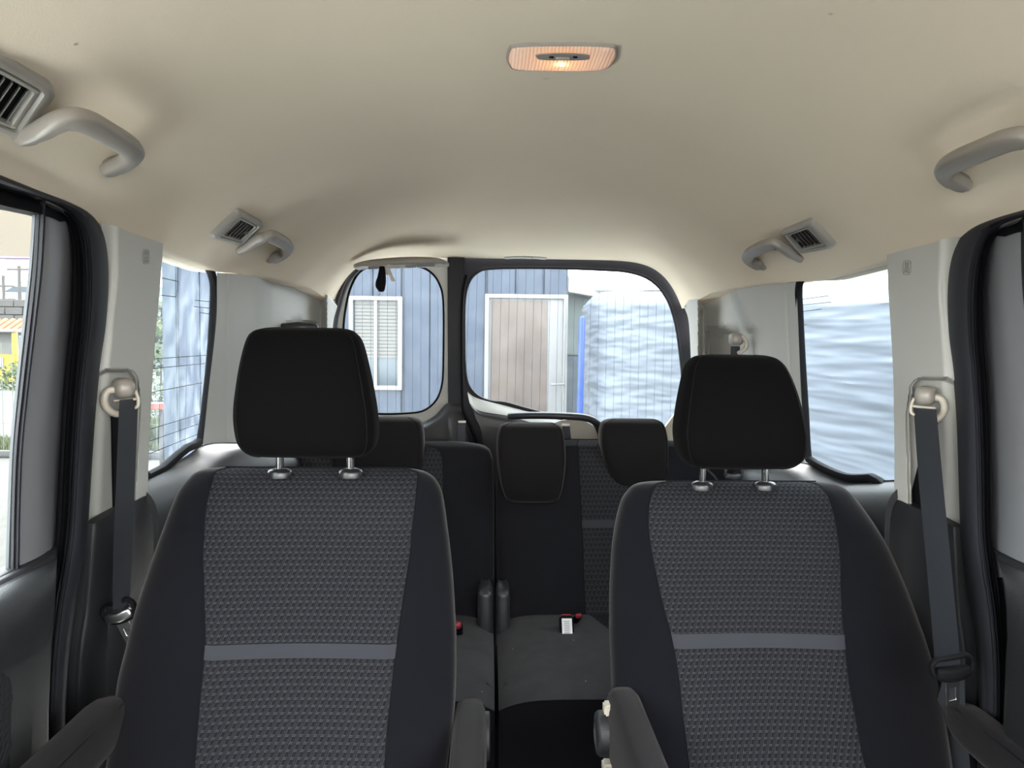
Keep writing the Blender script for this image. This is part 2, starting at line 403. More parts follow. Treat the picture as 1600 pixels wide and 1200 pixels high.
# ---- door opening seals and sliding doors
for s, nm, k in ((-1, 'left', 1), (1, 'right', 2)):
    S = SP(s)
    outer = [(-260, 178), (-120, 225), (0, 273), (60, 297), (112, 317), (143, 335), (161, 362), (169, 400), (170, 450), (166, 510), (157, 570), (149, 650), (143, 740), (137, 830), (128, 900), (114, 980), (104, 1080), (101, 1200), (101, 1340)]
    inner = [(-260, 196), (-120, 243), (0, 290), (50, 305), (90, 320), (115, 338), (127, 365), (132, 405), (133, 455), (130, 515), (124, 570), (117, 650), (112, 740), (107, 830), (99, 890), (88, 960), (79, 1060), (76, 1200), (76, 1340)]
    deep = [(-260, 204), (-120, 251), (0, 299), (45, 313), (82, 328), (103, 346), (113, 372), (117, 408), (117, 455), (113, 515), (107, 570), (101, 650), (96, 740), (92, 830), (85, 890), (76, 960), (70, 1060), (68, 1200), (68, 1340)]
    def lo(a, b, t): return (a[0]+(b[0]-a[0])*t, a[1]+(b[1]-a[1])*t)
    cols = []
    for t, o_ in ((0, .004), (.05, -.008), (.2, -.013), (.45, -.014), (.7, -.010), (.78, .0), (.84, -.006), (.93, -.006), (1.0, .012)):
        cols.append([S(*lo(a, b, t), o_) for a, b in zip(outer, inner)])
    cols.append([S(*lo(a, b, .5), .014) for a, b in zip(inner, deep)]); cols.append([S(*lo(a, b, .6), .006) for a, b in zip(inner, deep)])
    cols.append([S(a[0], a[1], .03) for a in deep]); cols.append([S(a[0]-6, a[1]+4, .10) for a in deep])
    cols = [crs(c, 5) for c in cols]
    G = [[cols[j][i] for j in range(len(cols))] for i in range(len(cols[0]))]
    grid('trim_%d' % k, G, M_seal, thick=(s*.004, 0, 0), kind='structure')
    # ---- the door itself
    dr = empty('door_%d' % k, (s*.76, .6, 0), kind='structure')
    # grey sash frame behind the glass edge: columns from dark shadow side to glass side
    rows = [(300, 116, 100, 90, 78, 72, 71, 64, 56), (350, 118, 108, 100, 82, 71, 70, 62, 54), (420, 118, 107, 97, 80, 67, 66, 58, 49), (500, 113, 100, 90, 74, 58, 57, 50, 40), (600, 106, 92, 80, 64, 46, 45, 39, 29),
            (700, 98, 84, 70, 54, 36, 35, 29, 20), (800, 92, 79, 66, 48, 32, 31, 25, 16), (858, 90, 81, 67, 48, 31, 30, 24, 14), (900, 88, 79, 65, 47, 30, 29, 23, 13)]
    offs = (.045, .022, .012, .010, .012)
    G = pxnet([[S(r[1]+16, r[0], .075)]+[S(r[1+j], r[0], offs[j]) for j in range(5)] for r in rows], 4, 6)
    grid('sash_trim', G, M_door, dr, thick=(s*.008, 0, 0))
    G = pxnet([[S(r[5], r[0], .012), S(r[6]-1, r[0], .004), S(r[7], r[0], .010)] for r in rows], 4, 6)
    grid('glass_seal', G, M_seal, dr, thick=(s*.006, 0, 0))
    G = pxnet([[S(r[7], r[0], .018), S(r[8], r[0], .020)] for r in rows], 2, 6)
    grid('glass_channel', G, M_chan, dr, thick=(s*.004, 0, 0))
    # black top rail
    top = [(-260, 200), (-120, 247), (0, 292), (50, 308), (88, 323), (112, 345)]
    bot = [(-260, 240), (-120, 285), (0, 322), (40, 331), (75, 339), (93, 346)]
    G = [crs([S(*lo(a, b, t), o_) for a, b in zip(top, bot)], 5) for t, o_ in ((0, .03), (.12, .012), (.5, .006), (.92, .006), (1, .014))]
    grid('top_rail', G, M_blk, dr, thick=(s*.02, 0, 0))
    # glass
    gl = [side(s, .22, .86, .026), side(s, .22, 1.37, .026)]+[S(*p, .026) for p in ((-120, 275), (0, 315), (60, 335), (80, 360), (60, 500), (38, 700), (30, 868))]
    gl = [side(s, y, z, .026) for y, z in ((.24, .86), (.24, 1.39), (.9, 1.38), (1.14, 1.37), (1.16, 1.3), (1.165, .86))]
    wo = poly('window_%d' % k, gl, [], M_slide, None, thick=(s*.004, 0, 0), kind='structure')
    # front door glass
    gl = [side(s, y, z, .026) for y, z in ((-.85, .88), (-.45, 1.38), (.10, 1.39), (.10, .86))]
    poly('window_%d' % (k+6), gl, [], M_clear, None, thick=(s*.004, 0, 0), kind='structure')
    # belt pad with window sill: profile swept along Y
    q = [(.868, .030), (.872, .020), (.874, .000), (.874, -.006), (.868, -.012), (.871, -.018), (.866, -.045), (.852, -.062), (.825, -.070), (.78, -.066), (.73, -.055), (.66, -.045), (.5, -.038), (.3, -.035), (.1, -.02)]
    q_off = q[6:]
    def yend(z, o_):
        X = abs(side(s, 0, z, o_).x); return PX(lerp_tab([(.1, 74), (.6, 80), (.78, 92), (.86, 101), (.9, 102)], z), 900, -X).y
    def padp(k, out=0.):
        return [side(s, yend(z, o_)-k, z-(.004 if out > .01 else 0), o_+out) for z, o_ in q]
    G = [padp(.8), padp(.5), padp(.2), padp(.06), padp(.02, .002), padp(.006, .008), padp(0, .018), padp(.004, .05)]
    grid('door_panel', G, M_dark, dr, thick=(s*.012, 0, 0))
    # fabric insert, rounded top
    qo = sorted([(z, o_) for z, o_ in q_off])
    G = []
    for i in range(26):
        z = .795-.5*(i/25)**1.2; ye = yend(z, lerp_tab(qo, z))-.085; dy = .05
        ye -= dy*(1-math.sqrt(max(0, 1-max(0, 1-(.795-z)/dy)**2)))
        o_ = lerp_tab(qo, z)-.003
        G.append([side(s, .3+(ye-.3)*j/16, z, o_+(.006 if j == 16 or i == 0 else 0)) for j in range(17)])
    vs_ = [p for r in G for p in r]
    oi = mk('fabric_insert', vs_, gridfaces(26, 17), M_weave2, dr, uvs=[(p.y, p.z) for p in vs_])
    autosmooth(oi, 60)

# ---- rear quarters: side panel, window surround, ledges (each side from its own edges in the picture)
QUART = {
 'left': dict(s=-1, glass=[(222, 374), (252, 384), (312, 405), (327, 420), (333, 438), (334, 460), (330, 540), (322, 620), (314, 682), (308, 692), (292, 700), (212, 729)],
   Y=lambda px: lerp_tab([(190, 1.25), (228, 1.43), (335, 1.73), (400, 1.98), (460, 2.35), (522, 2.76), (560, 2.9)], px)),
 'right': dict(s=1, glass=[(1412, 390), (1390, 396), (1262, 424), (1251, 438), (1248, 456), (1249, 480), (1253, 560), (1258, 640), (1262, 708), (1268, 720), (1300, 737), (1328, 746), (1362, 746), (1412, 742)],
   Y=lambda px: lerp_tab([(1072, 2.76), (1130, 2.38), (1190, 2.1), (1247, 1.88), (1392, 1.45), (1430, 1.36)], px))}
for nm, q in QUART.items():
    s = q['s']; wl = globals()['wl_'+nm]; k = 3 if s < 0 else 4
    gp = [PS(a, b, s, .025) for a, b in q['glass']]
    gs = crs(gp, 4, closed=True)
    wq = poly('window_%d' % k, gs, [], M_tintq if s < 0 else M_tintr, None, thick=(s*.004, 0, 0), kind='structure')
    # black gasket following the glass edge, sits just inside the cabin
    gx = sum(a for a, b in q['glass'])/len(q['glass'])
    path = crs([PS(a, b, s, .020) for a, b in q['glass']], 4, closed=True)
    sweep('gasket', path, (.0095, .009), M_blk, wq, up=(s, 0, .1), closed=True, seg=8)
    # aerial lines printed on the pane
    vs, fs = [], []
    def strip(a, b, wd=.0007):
        a, b = PS(*a, s, .0245), PS(*b, s, .0245); t = (b-a).normalized(); n = t.cross(V((s, 0, .1))).normalized()*wd; i = len(vs)
        vs.extend([a-n, b-n, b+n, a+n]); fs.append((i, i+1, i+2, i+3))
    if s < 0:
        for a, b in (((252, 434), (279, 440)), ((250, 461), (275, 464)), ((279, 440), (275, 464)), ((252, 434), (249, 465)), ((305, 469), (332, 472)), ((303, 479), (331, 482)), ((311, 488), (329, 491)),
                     ((240, 561), (322, 555)), ((238, 576), (320, 568)), ((238, 613), (316, 598)), ((233, 671), (313, 647)), ((232, 690), (311, 662)), ((231, 710), (310, 678)), ((252, 560), (247, 705)), ((292, 556), (289, 700))): strip(a, b)
    else:
        for a, b in (((1251, 468), (1295, 462)), ((1251, 477), (1299, 472)), ((1251, 487), (1284, 483)), ((1252, 508), (1260, 507))): strip(a, b)
    mk('aerial_line', vs, fs, M_line, wq, smooth=False, kind='stuff')

# left and right rear side panels in light grey, as relief seen along the sight lines
def qpanel(nm, ctrl, relief, name='rear_panel', mt=None):
    wl = globals()['wl_'+nm]; Yf = QUART[nm]['Y']; s = QUART[nm]['s']
    Gp = pxnet([[V((a, b, 0)) for a, b in r] for r in ctrl], 12, 12)
    G = [[PY(p.x, p.y, Yf(p.x)+relief(p.x, p.y)) for p in r] for r in Gp]
    if s < 0: G = [r for r in G]
    return grid(name, G, mt or M_pill, wl, thick=(0, .012, 0))
def relL(x, y):
    d = 0
    d += .05*sstep(350, 353, x)*(1-sstep(353, 360, x))*0
    d += .006*math.exp(-((x-353)/1.6)**2)                    # crease line
    e = sstep(395, 425, x)*(1-sstep(500, 512, x))           # broad hollow toward the corner
    d += .16*e
    b = sstep(0, 5, y-(498+abs(x-465)*.12))*sstep(438, 446, x)*(1-sstep(488, 495, x))
    d += .10*b
    return d
qpanel('left', [[(339, 426), (360, 427), (400, 429), (440, 434), (480, 446), (512, 462), (526, 478)],
                [(338, 500), (362, 500), (400, 500), (440, 500), (480, 500), (505, 505), (519, 510)],
                [(327, 600), (348, 600), (390, 600), (440, 600), (480, 600), (500, 600), (514, 600)],
                [(317, 694), (337, 692), (380, 691), (440, 692), (480, 692), (500, 695), (512, 700)]], relL)
def relR(x, y):
    d = .006*math.exp(-((x-(1229+(y-450)*.055))/1.6)**2)*sstep(455, 465, y)
    xe = lerp_tab([(440, 1143), (500, 1163), (560, 1170)], y)
    d += .20*sstep(1090, 1099, x)*(1-sstep(xe-9, xe+6, x))
    b = sstep(0, 6, y-512)*sstep(1100, 1108, x)*(1-sstep(1178, 1190, x))
    d += .10*b
    return d
qpanel('right', [[(1244, 441), (1225, 442), (1190, 442), (1150, 443), (1115, 449), (1085, 462), (1070, 478)],
                 [(1247, 500), (1226, 500), (1195, 500), (1155, 500), (1118, 502), (1093, 505), (1078, 508)],
                 [(1251, 600), (1232, 600), (1200, 600), (1160, 600), (1120, 600), (1098, 600), (1082, 600)],
                 [(1258, 724), (1237, 722), (1200, 716), (1160, 712), (1120, 705), (1098, 700), (1084, 700)]], relR)
# charcoal ledge and armrest moulding below the quarter windows
def ledge(nm, top):
    s = QUART[nm]['s']; wl = globals()['wl_'+nm]
    G = []
    for (px, py, wd) in top:
        a = PS(px, py, s, .02)
        q = [(.0, .0, .0), (.012, .0, -.004), (.4, 0, -.015), (.75, 0, -.03), (.95, 0, -.055), (1.0, 0, -.10), (.95, 0, -.18), (.8, 0, -.30), (.8, 0, -.55), (.8, 0, -.80)]
        G.append([V((a.x-s*wd*u, a.y, max(.03, a.z+z))) for u, _, z in q])
    G = pxnet(G, 3, 6)
    grid('side_moulding', G, M_dark, wl, thick=(s*.01, 0, -.01))
ledge('left', [(205, 752, .05), (228, 742, .055), (262, 727, .065), (292, 712, .075), (311, 698, .10), (330, 692, .13), (352, 691, .15), (400, 692, .16), (450, 692, .16)])
ledge('right', [(1425, 748, .05), (1392, 750, .055), (1352, 751, .06), (1325, 751, .065), (1296, 740, .08), (1266, 725, .10), (1240, 720, .13), (1200, 712, .15), (1150, 704, .16)])

# ---------------------------------------------------------------- tail of the van: swing door on the left, larger gate on the right
YT = 2.86
def T3(pts, Y=YT, n=4, closed=True): return crs([PY(a, b, Y) for a, b in pts], n, closed=closed)
gl5 = [(536, 520), (540, 478), (549, 445), (566, 421), (600, 414), (648, 415), (672, 424), (687, 444), (693, 475), (693, 560), (691, 600), (682, 625), (664, 641), (640, 646), (590, 647), (555, 640), (540, 600)]
gl6 = [(725, 520), (726, 470), (732, 442), (746, 425), (770, 419), (850, 418), (940, 421), (985, 425), (1018, 438), (1042, 465), (1056, 505), (1064, 560), (1068, 610), (1066, 650), (1040, 675), (990, 680), (930, 668), (880, 655), (845, 645), (815, 637), (790, 630), (765, 627), (745, 618), (731, 600), (726, 570)]
d3 = empty('door_3', tuple(PY(615, 640, YT)), kind='structure'); d4 = empty('door_4', tuple(PY(900, 640, YT)), kind='structure')
h5 = T3(gl5); h6 = T3(gl6)
out5 = T3([(500, 760), (510, 600), (515, 520), (518, 450), (530, 405), (552, 380), (640, 376), (700, 376), (705, 520), (706, 640), (716, 700), (722, 760)], n=1)
poly('inner_frame', out5, [h5], M_pill, d3, thick=(0, .02, 0), bevel=.003)
w5 = poly('window_5', [p+V((0, .012, 0)) for p in T3([(a+(a-615)*.03, b+(b-530)*.03) for a, b in gl5])], [], M_tint, None, thick=(0, .004, 0), kind='structure')
sweep('gasket', [p+V((0, .006, 0)) for p in h5], (.005, .005), M_blk, w5, up=(0, 1, 0), closed=True, seg=8)
out6 = T3([(716, 760), (716, 640), (716, 500), (716, 440), (718, 400), (740, 376), (850, 374), (980, 378), (1040, 395), (1072, 425), (1082, 480), (1084, 540), (1090, 640), (1100, 760)], n=1)
poly('inner_frame', out6, [h6], M_seal, d4, thick=(0, .02, 0), bevel=.004)
w6 = poly('window_6', [p+V((0, .012, 0)) for p in T3([(a+(a-895)*.015, b+(b-540)*.03) for a, b in gl6])], [], M_tint, None, thick=(0, .004, 0), kind='structure')
sweep('gasket', [p+V((0, .004, 0)) for p in h6], (.006, .008), M_seal, w6, up=(0, 1, 0), closed=True, seg=8)
# printed heater lines
def heater(wq, gl, xs, Y, slant=0):
    vs, fs = [], []
    for x in xs:
        ys = []
        n = len(gl)
        for i in range(n):
            (x0, y0), (x1, y1) = gl[i], gl[(i+1) % n]
            if (x0-x)*(x1-x) < 0: ys.append(y0+(y1-y0)*(x-x0)/(x1-x0))
        if len(ys) < 2: continue
        a, b = PY(x, min(ys)+2, Y), PY(x+slant, max(ys)-2, Y); i = len(vs); wd = V((.00045, 0, 0))
        vs += [a-wd, b-wd, b+wd, a+wd]; fs.append((i, i+1, i+2, i+3))
    mk('heater_line', vs, fs, M_line, wq, smooth=False, kind='stuff')
heater(w5, gl5, [553+13.1*i for i in range(11)], YT+.011)
heater(w6, gl6, [733+12.75*i for i in range(26)], YT+.011, -5)
# left swing door: outer rubber, centre post, lower casing
sweep('door_seal', T3([(516, 640), (521, 520), (528, 478), (541, 440), (563, 414)], YT-.02, 5, False), (.014, .016), M_dgrey, d3, up=(0, 1, 0), seg=10)
poly('centre_post', T3([(699, 384), (727, 384), (721, 500), (720, 560), (720, 633), (700, 633)], YT-.03, 1), [], M_seal, d3, thick=(0, .03, 0), bevel=.003)
G = pxnet([[PY(590, 672, YT-.03), PY(640, 668, YT-.03), PY(676, 652, YT-.035), PY(699, 630, YT-.03), PY(721, 631, YT-.02)],
           [PY(590, 690, YT-.06), PY(645, 688, YT-.06), PY(690, 675, YT-.06), PY(706, 665, YT-.06), PY(726, 665, YT-.04)],
           [PY(590, 790, YT-.06), PY(650, 790, YT-.06), PY(690, 790, YT-.06), PY(720, 790, YT-.06), PY(745, 790, YT-.04)],
           [PY(590, 1050, YT-.04), PY(650, 1050, YT-.04), PY(690, 1050, YT-.04), PY(720, 1050, YT-.04), PY(745, 1050, YT-.04)]], 6, 6)
grid('lower_casing', G, M_dgrey, d3, thick=(0, .02, 0))
sweep('rubber_bead', T3([(728, 432), (722, 470), (721, 560), (722, 610), (724, 640), (736, 668), (746, 700), (752, 760)], YT-.045, 5, False), (.007, .010), M_blk, d4, up=(0, 1, 0), seg=10)
# gate: lower casing with a light upper shoulder and the grip
G = pxnet([[PY(730, 612, YT-.004), PY(745, 622, YT-.004), PY(790, 634, YT-.004), PY(845, 648, YT-.004), PY(930, 670, YT-.004), PY(1000, 684, YT-.004), (PY(1066, 655, YT-.004))],
           [PY(734, 630, YT-.03), PY(750, 642, YT-.035), PY(795, 650, YT-.04), PY(845, 664, YT-.04), PY(930, 682, YT-.04), PY(1000, 694, YT-.04), PY(1074, 675, YT-.03)],
           [PY(742, 650, YT-.045), PY(760, 660, YT-.05), PY(800, 668, YT-.055), PY(850, 684, YT-.055), PY(930, 700, YT-.055), PY(1000, 710, YT-.055), PY(1084, 695, YT-.03)],
           [PY(756, 720, YT-.05), PY(780, 720, YT-.05), PY(810, 730, YT-.05), PY(850, 740, YT-.05), PY(930, 750, YT-.05), PY(1000, 760, YT-.05), PY(1090, 760, YT-.03)],
           [PY(756, 1050, YT-.03), PY(780, 1050, YT-.03), PY(810, 1050, YT-.03), PY(850, 1050, YT-.03), PY(930, 1050, YT-.03), PY(1000, 1050, YT-.03), PY(1090, 1050, YT-.03)]], 6, 6)
grid('upper_shoulder', G[:7], M_pill, d4, thick=(0, .012, 0)); grid('lower_casing', G[6:], M_dgrey, d4, thick=(0, .02, 0))
gr = crs([PY(798, 650, 2.76), PY(830, 649, 2.74), PY(880, 650, 2.72), PY(915, 653, 2.72), PY(932, 661, 2.73), PY(940, 676, 2.76), PY(946, 700, 2.80)], 6)
sweep('door_grip', gr, (.018, .013), M_dgrey, d4, up=(0, 0, 1), seg=14)
poly('grip_pocket', T3([(868, 660), (905, 656), (930, 668), (945, 690), (900, 694), (880, 682)], 2.79, 3), [], M_cream, d4, thick=(0, .01, 0))
# cream corner moulding at the foot of the right-hand gate pillar
wl = wl_right
G = pxnet([[PY(1060, 640, 2.78), PY(1078, 636, 2.78), PY(1098, 630, 2.7)], [PY(1034, 676, 2.78), PY(1060, 674, 2.76), PY(1098, 670, 2.7)], [PY(1030, 700, 2.78), PY(1060, 700, 2.74), PY(1098, 700, 2.7)]], 5, 5)
grid('corner_moulding', G, M_cream, wl, thick=(0, .02, 0))
# raised airbag marks on the pillars
def rsq(c, ux, uy, r, n=4): return [c+ux*(r*sup(a*math.pi/12, n)[0])+uy*(r*sup(a*math.pi/12, n)[1]) for a in range(24)]
for nm, s, (px, py), nf in (('left', -1, (228, 401), SP(-1)), ('right', 1, (228, 401), SP(1))):
    c = nf(px, py, -.0115); ux = (nf(px+4, py, -.0115)-c).normalized()*(1 if s < 0 else -1); uy = (nf(px, py-4, -.0115)-c).normalized()
    wl = globals()['wl_'+nm]
    tube('airbag_mark', rsq(c, ux, uy, .0125), .0006, M_mark, wl, closed=True, seg=6)
    for i, tx in enumerate(('SRS', 'AIR', 'BAG')):
        cu = bpy.data.curves.new('airbag_lettering', 'FONT'); cu.body = tx; cu.size = .0085; cu.align_x = 'CENTER'; cu.align_y = 'CENTER'; cu.extrude = .0003
        o = bpy.data.objects.new('airbag_lettering', cu); COL.objects.link(o); cu.materials.append(M_mark)
        nz = ux.cross(uy).normalized(); mm = Matrix((ux, uy, nz)).transposed().to_4x4(); mm.translation = c+uy*(.0065-.0065*i)+nz*.0004
        o.parent = wl; o.matrix_parent_inverse = Matrix.Translation(-V(wl.location)); o.matrix_basis = mm

# ================================================================== SEATS
def uvrow(G):
    """uv in metres over a grid, u across (from the middle), v up"""
    mid = len(G[0])//2; vv = 0; rows = []
    for i, r in enumerate(G):
        if i: vv -= (G[i][mid]-G[i-1][mid]).length
        u = 0; us = [0]
        for a, b in zip(r, r[1:]): u += (b-a).length; us.append(u)
        off = us[mid]; rows.append([(x-off, vv) for x in us])
    return [c for r in rows for c in r]
def sheet(name, G, mt, parent, uv=False, th=None, **k):
    R, C = len(G), len(G[0]); vs = [p for r in G for p in r]; fs = gridfaces(R, C); uvs = uvrow(G) if uv else None
    return autosmooth(mk(name, vs, fs, mt, parent, uvs=uvs, **k), 60)
def seatback(root, rows, Yc, hd, breaks, wv, dish=.012, nn=3.0, mats=None):
    """rows: (py, xl, pl, pr, xr, k) k scales depth; Yc(py) centre depth; breaks = list of (py0, py1, kind)"""
    tab = crs([V((r[0], r[1], r[4])) for r in rows], 6); tb2 = crs([V((r[0], r[2], r[3])) for r in rows], 6); tk = crs([V((r[0], r[5], 0)) for r in rows], 6)
    NB, NC = 10, 22
    L, C, R_, B = [], [], [], []; pys = []
    for a, b, c in zip(tab, tb2, tk):
        py = a.x; pys.append(py); y0 = Yc(py); h = hd*max(c.y, .02)
        pl, pr = PY(a.y, py, y0), PY(a.z, py, y0); z = (pl.z+pr.z)/2; xl, xr = pl.x, pr.x; w_ = (xr-xl)/2; cx = (xl+xr)/2
        ql, qr = PY(b.y, py, y0-h).x, PY(b.z, py, y0-h).x
        def fy(x, sgn=-1):
            t = min(1, abs((x-cx)/w_)); d = h*(1-t**nn)**(1/nn)
            if sgn < 0:
                k = 1-min(1, abs((x-(ql+qr)/2)/((qr-ql)/2)))**2
                d -= dish*c.y*(0 if t > 1 else max(0, k)) - 0
                sm = min(abs(x-ql), abs(x-qr)); d -= .004*math.exp(-(sm/.003)**2)*min(1, c.y)
            return y0+sgn*d
        ang = [math.pi/2*i/NB for i in range(NB+1)]
        tl = [xl+(ql-xl)*(1-math.cos(x)) for x in ang]; tr = [qr+(xr-qr)*math.sin(x) for x in ang]
        tl[0] = xl; tr[-1] = xr
        tc_ = [ql+(qr-ql)*i/NC for i in range(NC+1)]
        L.append([V((x, fy(x), z)) for x in tl]); C.append([V((x, fy(x), z)) for x in tc_]); R_.append([V((x, fy(x), z)) for x in tr])
        bx = [xl+(xr-xl)*(.5-.5*math.cos(math.pi*i/20)) for i in range(21)]
        B.append([V((x, fy(x, 1), z)) for x in bx])
    m_ = mats or (M_fab, wv, M_band)
    # close the top by pulling a final row back
    sheet('side_bolster', L, m_[0], root); sheet('side_bolster', R_, m_[0], root)
    full = [l+c[1:]+r[1:] for l, c, r in zip(L, C, R_)]
    top = full[0]; bk = B[0]; 
    bt = [V((p.x, 2*Yc(pys[0])-p.y, p.z)) for p in top]
    sheet('top_closing', [top, [p.lerp(q_, .5)+V((0, 0, .002)) for p, q_ in zip(top, bt)], bt], m_[0], root)
    sheet('back_shell', B, m_[0], root)
    for p0, p1, kd in breaks:
        idx = [i for i, y in enumerate(pys) if p0-.01 <= y <= p1+.01]
        if len(idx) < 2: continue
        g = [C[i] for i in idx]
        if kd == 'band': g = [[p+V((0, -.0015, 0)) for p in r] for r in g]; sheet('grey_band', g, m_[2], root)
        else: sheet('woven_insert', g, m_[1], root, uv=True)
    # piping along both seams
    for q in (L, R_):
        j = -1 if q is L else 0
        tube('seam', [r[j]+V((0, -.0002, 0)) for r in q], .0011, M_blk, root, seg=6)
    return L, C, R_, B, pys

def head_rest(root, rows, seamx, mt=None, _=None, name='head_rest'):
    o, G = lump(name, rows, mt or M_fabt, root, n=4.2)
    # seam where the front panel meets the sides
    for j0 in seamx:
        n = len(G); tube('seam', [G[i][j0]+V((0, -.0004, 0)) for i in range(int(n*.03), int(n*.96))], .001, M_blk, o, seg=6)
    return o
def post(root, px, py0, py1, Y):
    a, b = PY(px, py0, Y), PY(px, py1, Y)
    tube('head_rest_post', [a+V((0, 0, -.01)), b+V((0, 0, .03))], .0072, M_chrome, root, seg=16)
    c = a
    g = []
    for r, z in ((.0215, -.012), (.0215, -.003), (.0195, .001), (.013, .004), (.006, .005)):
        g.append([V((c.x+r*1.0*math.cos(t*math.pi/10), c.y+r*.8*math.sin(t*math.pi/10), c.z+z)) for t in range(20)])
    grid('post_guide', g, M_guide, root, closed=True, caps=True)

# ---- captain seat on the left of the picture
sl = empty('captain_seat', tuple(V((-.37, 1.1, 0))), label='captain seat by the sliding door with the yellow machine outside, its headrest standing higher', cat='seat', group='second row captain seats')
YL = lambda py: lerp_tab([(733, 1.37), (820, 1.345), (1200, 1.10), (1400, .98)], py)
rowsL = [(731, 352, 360, 630, 640, .05), (733.5, 325, 340, 646, 655, .28), (738, 308, 332, 652, 668, .45), (748, 296, 328, 651, 681, .65), (765, 283, 322, 649, 690, .85), (790, 272, 317, 646, 695, 1), (820, 261, 315, 642, 699, 1.05),
         (850, 250, 313, 640, 703, 1.05), (900, 233, 315, 632, 708, 1.08), (950, 217, 317, 624, 711, 1.1), (984, 208, 318, 619, 713, 1.1), (1006, 203, 316, 616, 713, 1.1), (1050, 192, 311, 611, 713, 1.1), (1100, 184, 306, 605, 711, 1.1), (1150, 178, 302, 601, 706, 1.1), (1200, 172, 298, 598, 699, 1.1), (1330, 160, 290, 592, 690, 1.1)]
seatback(sl, rowsL, YL, .062, ((700, 984, 'w'), (984, 1006, 'band'), (1006, 1400, 'w')), M_weave)
YhL = 1.33
head_rest(sl, [(512, 440, 525, YhL+.03, .004), (514, 412, 545, YhL+.027, .020), (520, 396, 556, YhL+.024, .032), (535, 388, 566, YhL+.018, .043), (570, 380, 575, YhL+.01, .051), (610, 374, 583, YhL+.004, .055), (640, 371, 588, YhL, .056), (665, 372, 590, YhL, .056),
                (688, 376, 589, YhL, .053), (702, 384, 583, YhL, .046), (710, 396, 570, YhL, .034), (713.5, 420, 545, YhL, .015)], (24, 36), None, None)
for px in (437, 548): post(sl, px, 735.5, 712, 1.343)
# seat cushion, out of the picture below the backrest
def cushion(root, cx, y0, y1, hw, z0, z1, mt=M_fab):
    P = [V((cx, y0+(y1-y0)*t, (z0+z1)/2-.01*abs(1-t))) for t in (0, .1, .3, .5, .7, .9, 1)]
    pf = [(hw*k, (z1-z0)/2*q) for k, q in ((.9, .6), (.98, .9), (1, 1), (1, 1), (1, 1), (1, 1), (1, .95))]
    sweep('seat_cushion', P, pf, mt, root, n=4, seg=32)
    box('seat_base', (cx-hw*.75, y0+.06, .0), (cx+hw*.75, y1-.02, z0+.02), M_dark, root, bevel=.02)
cushion(sl, -.37, .52, 1.06, .25, .30, .46)
def armrest(root, x, y0, y1, ztop, hw, hh, disc=0):
    P = [V((x, y1+(y0-y1)*t, ztop-hh-.004*math.sin(t*3))) for t in (0, .03, .08, .2, .5, .8, .95, 1)]
    pf = [(hw*.8, hh*.75), (hw*.93, hh*.92), (hw, hh), (hw, hh), (hw, hh), (hw, hh), (hw*.95, hh*.9), (hw*.8, hh*.7)]
    o = sweep('armrest', P, pf, M_arm, root, up=(0, 0, 1), n=3.2, seg=28)
    for sx in (-1, 1):
        tube('seam', [V((x+sx*hw*.80, y, ztop-hh*.30)) for y in (y1-.02, y1-.1, (y0+y1)/2, y0+.05)], .0011, M_blk, o, seg=6)
    if disc:
        def ring(r, xx): return [V((x+math.copysign(hw+xx*abs(disc), disc), y1-.045+r*math.cos(t*math.pi/14), ztop-hh*1.15+r*math.sin(t*math.pi/14))) for t in range(28)]
        grid('pivot_cover', [ring(.036, -.012), ring(.036, .012), ring(.033, .0165), ring(.025, .018), ring(.023, .015), ring(.005, .016)], M_dark, root, closed=True, caps=True)
        for dz in (.045, -.055) if abs(disc) == 1 else (): box('pivot_spacer', (min(x+disc*(hw-.012), x+disc*(hw+.006)), y1-.06, ztop-hh*1.15+dz-.01), (max(x+disc*(hw-.012), x+disc*(hw+.006)), y1-.035, ztop-hh*1.15+dz+.008), M_cream, root, bevel=.003)
    return o
pr_ = PY(735, 1084, 1.20); armrest(sl, pr_.x, .70, 1.21, pr_.z, .027, .045, .3)
pl_ = PY(172, 1084, 1.14); armrest(sl, pl_.x, .62, 1.15, pl_.z, .030, .036)

# ---- captain seat on the right of the picture
sr = empty('captain_seat', (.40, 1.2, 0), label='captain seat beside the white sheeting window, armrest pivot showing on its inner side', cat='seat', group='second row captain seats')
YR = lambda py: lerp_tab([(750, 1.47), (830, 1.44), (1200, 1.21), (1400, 1.09)], py)
rowsR = [(752, 1040, 1050, 1260, 1275, .05), (754, 1010, 1030, 1280, 1298, .28), (758, 993, 1024, 1287, 1312, .45), (766, 983, 1020, 1296, 1324, .65), (782, 972, 1017, 1304, 1338, .85), (805, 965, 1016, 1310, 1354, 1), (830, 960, 1018, 1314, 1370, 1.05),
         (860, 956, 1023, 1317, 1386, 1.05), (910, 953, 1034, 1318, 1408, 1.08), (950, 952, 1045, 1320, 1423, 1.1), (970, 952, 1051, 1322, 1430, 1.1), (992, 952, 1056, 1324, 1438, 1.1), (1040, 954, 1064, 1330, 1452, 1.1), (1090, 956, 1070, 1340, 1464, 1.1), (1140, 960, 1077, 1350, 1472, 1.1), (1200, 968, 1085, 1365, 1480, 1.1), (1330, 980, 1100, 1385, 1495, 1.1)]
seatback(sr, rowsR, YR, .064, ((700, 970, 'w'), (970, 992, 'band'), (992, 1400, 'w')), M_weave)
YhR = 1.43
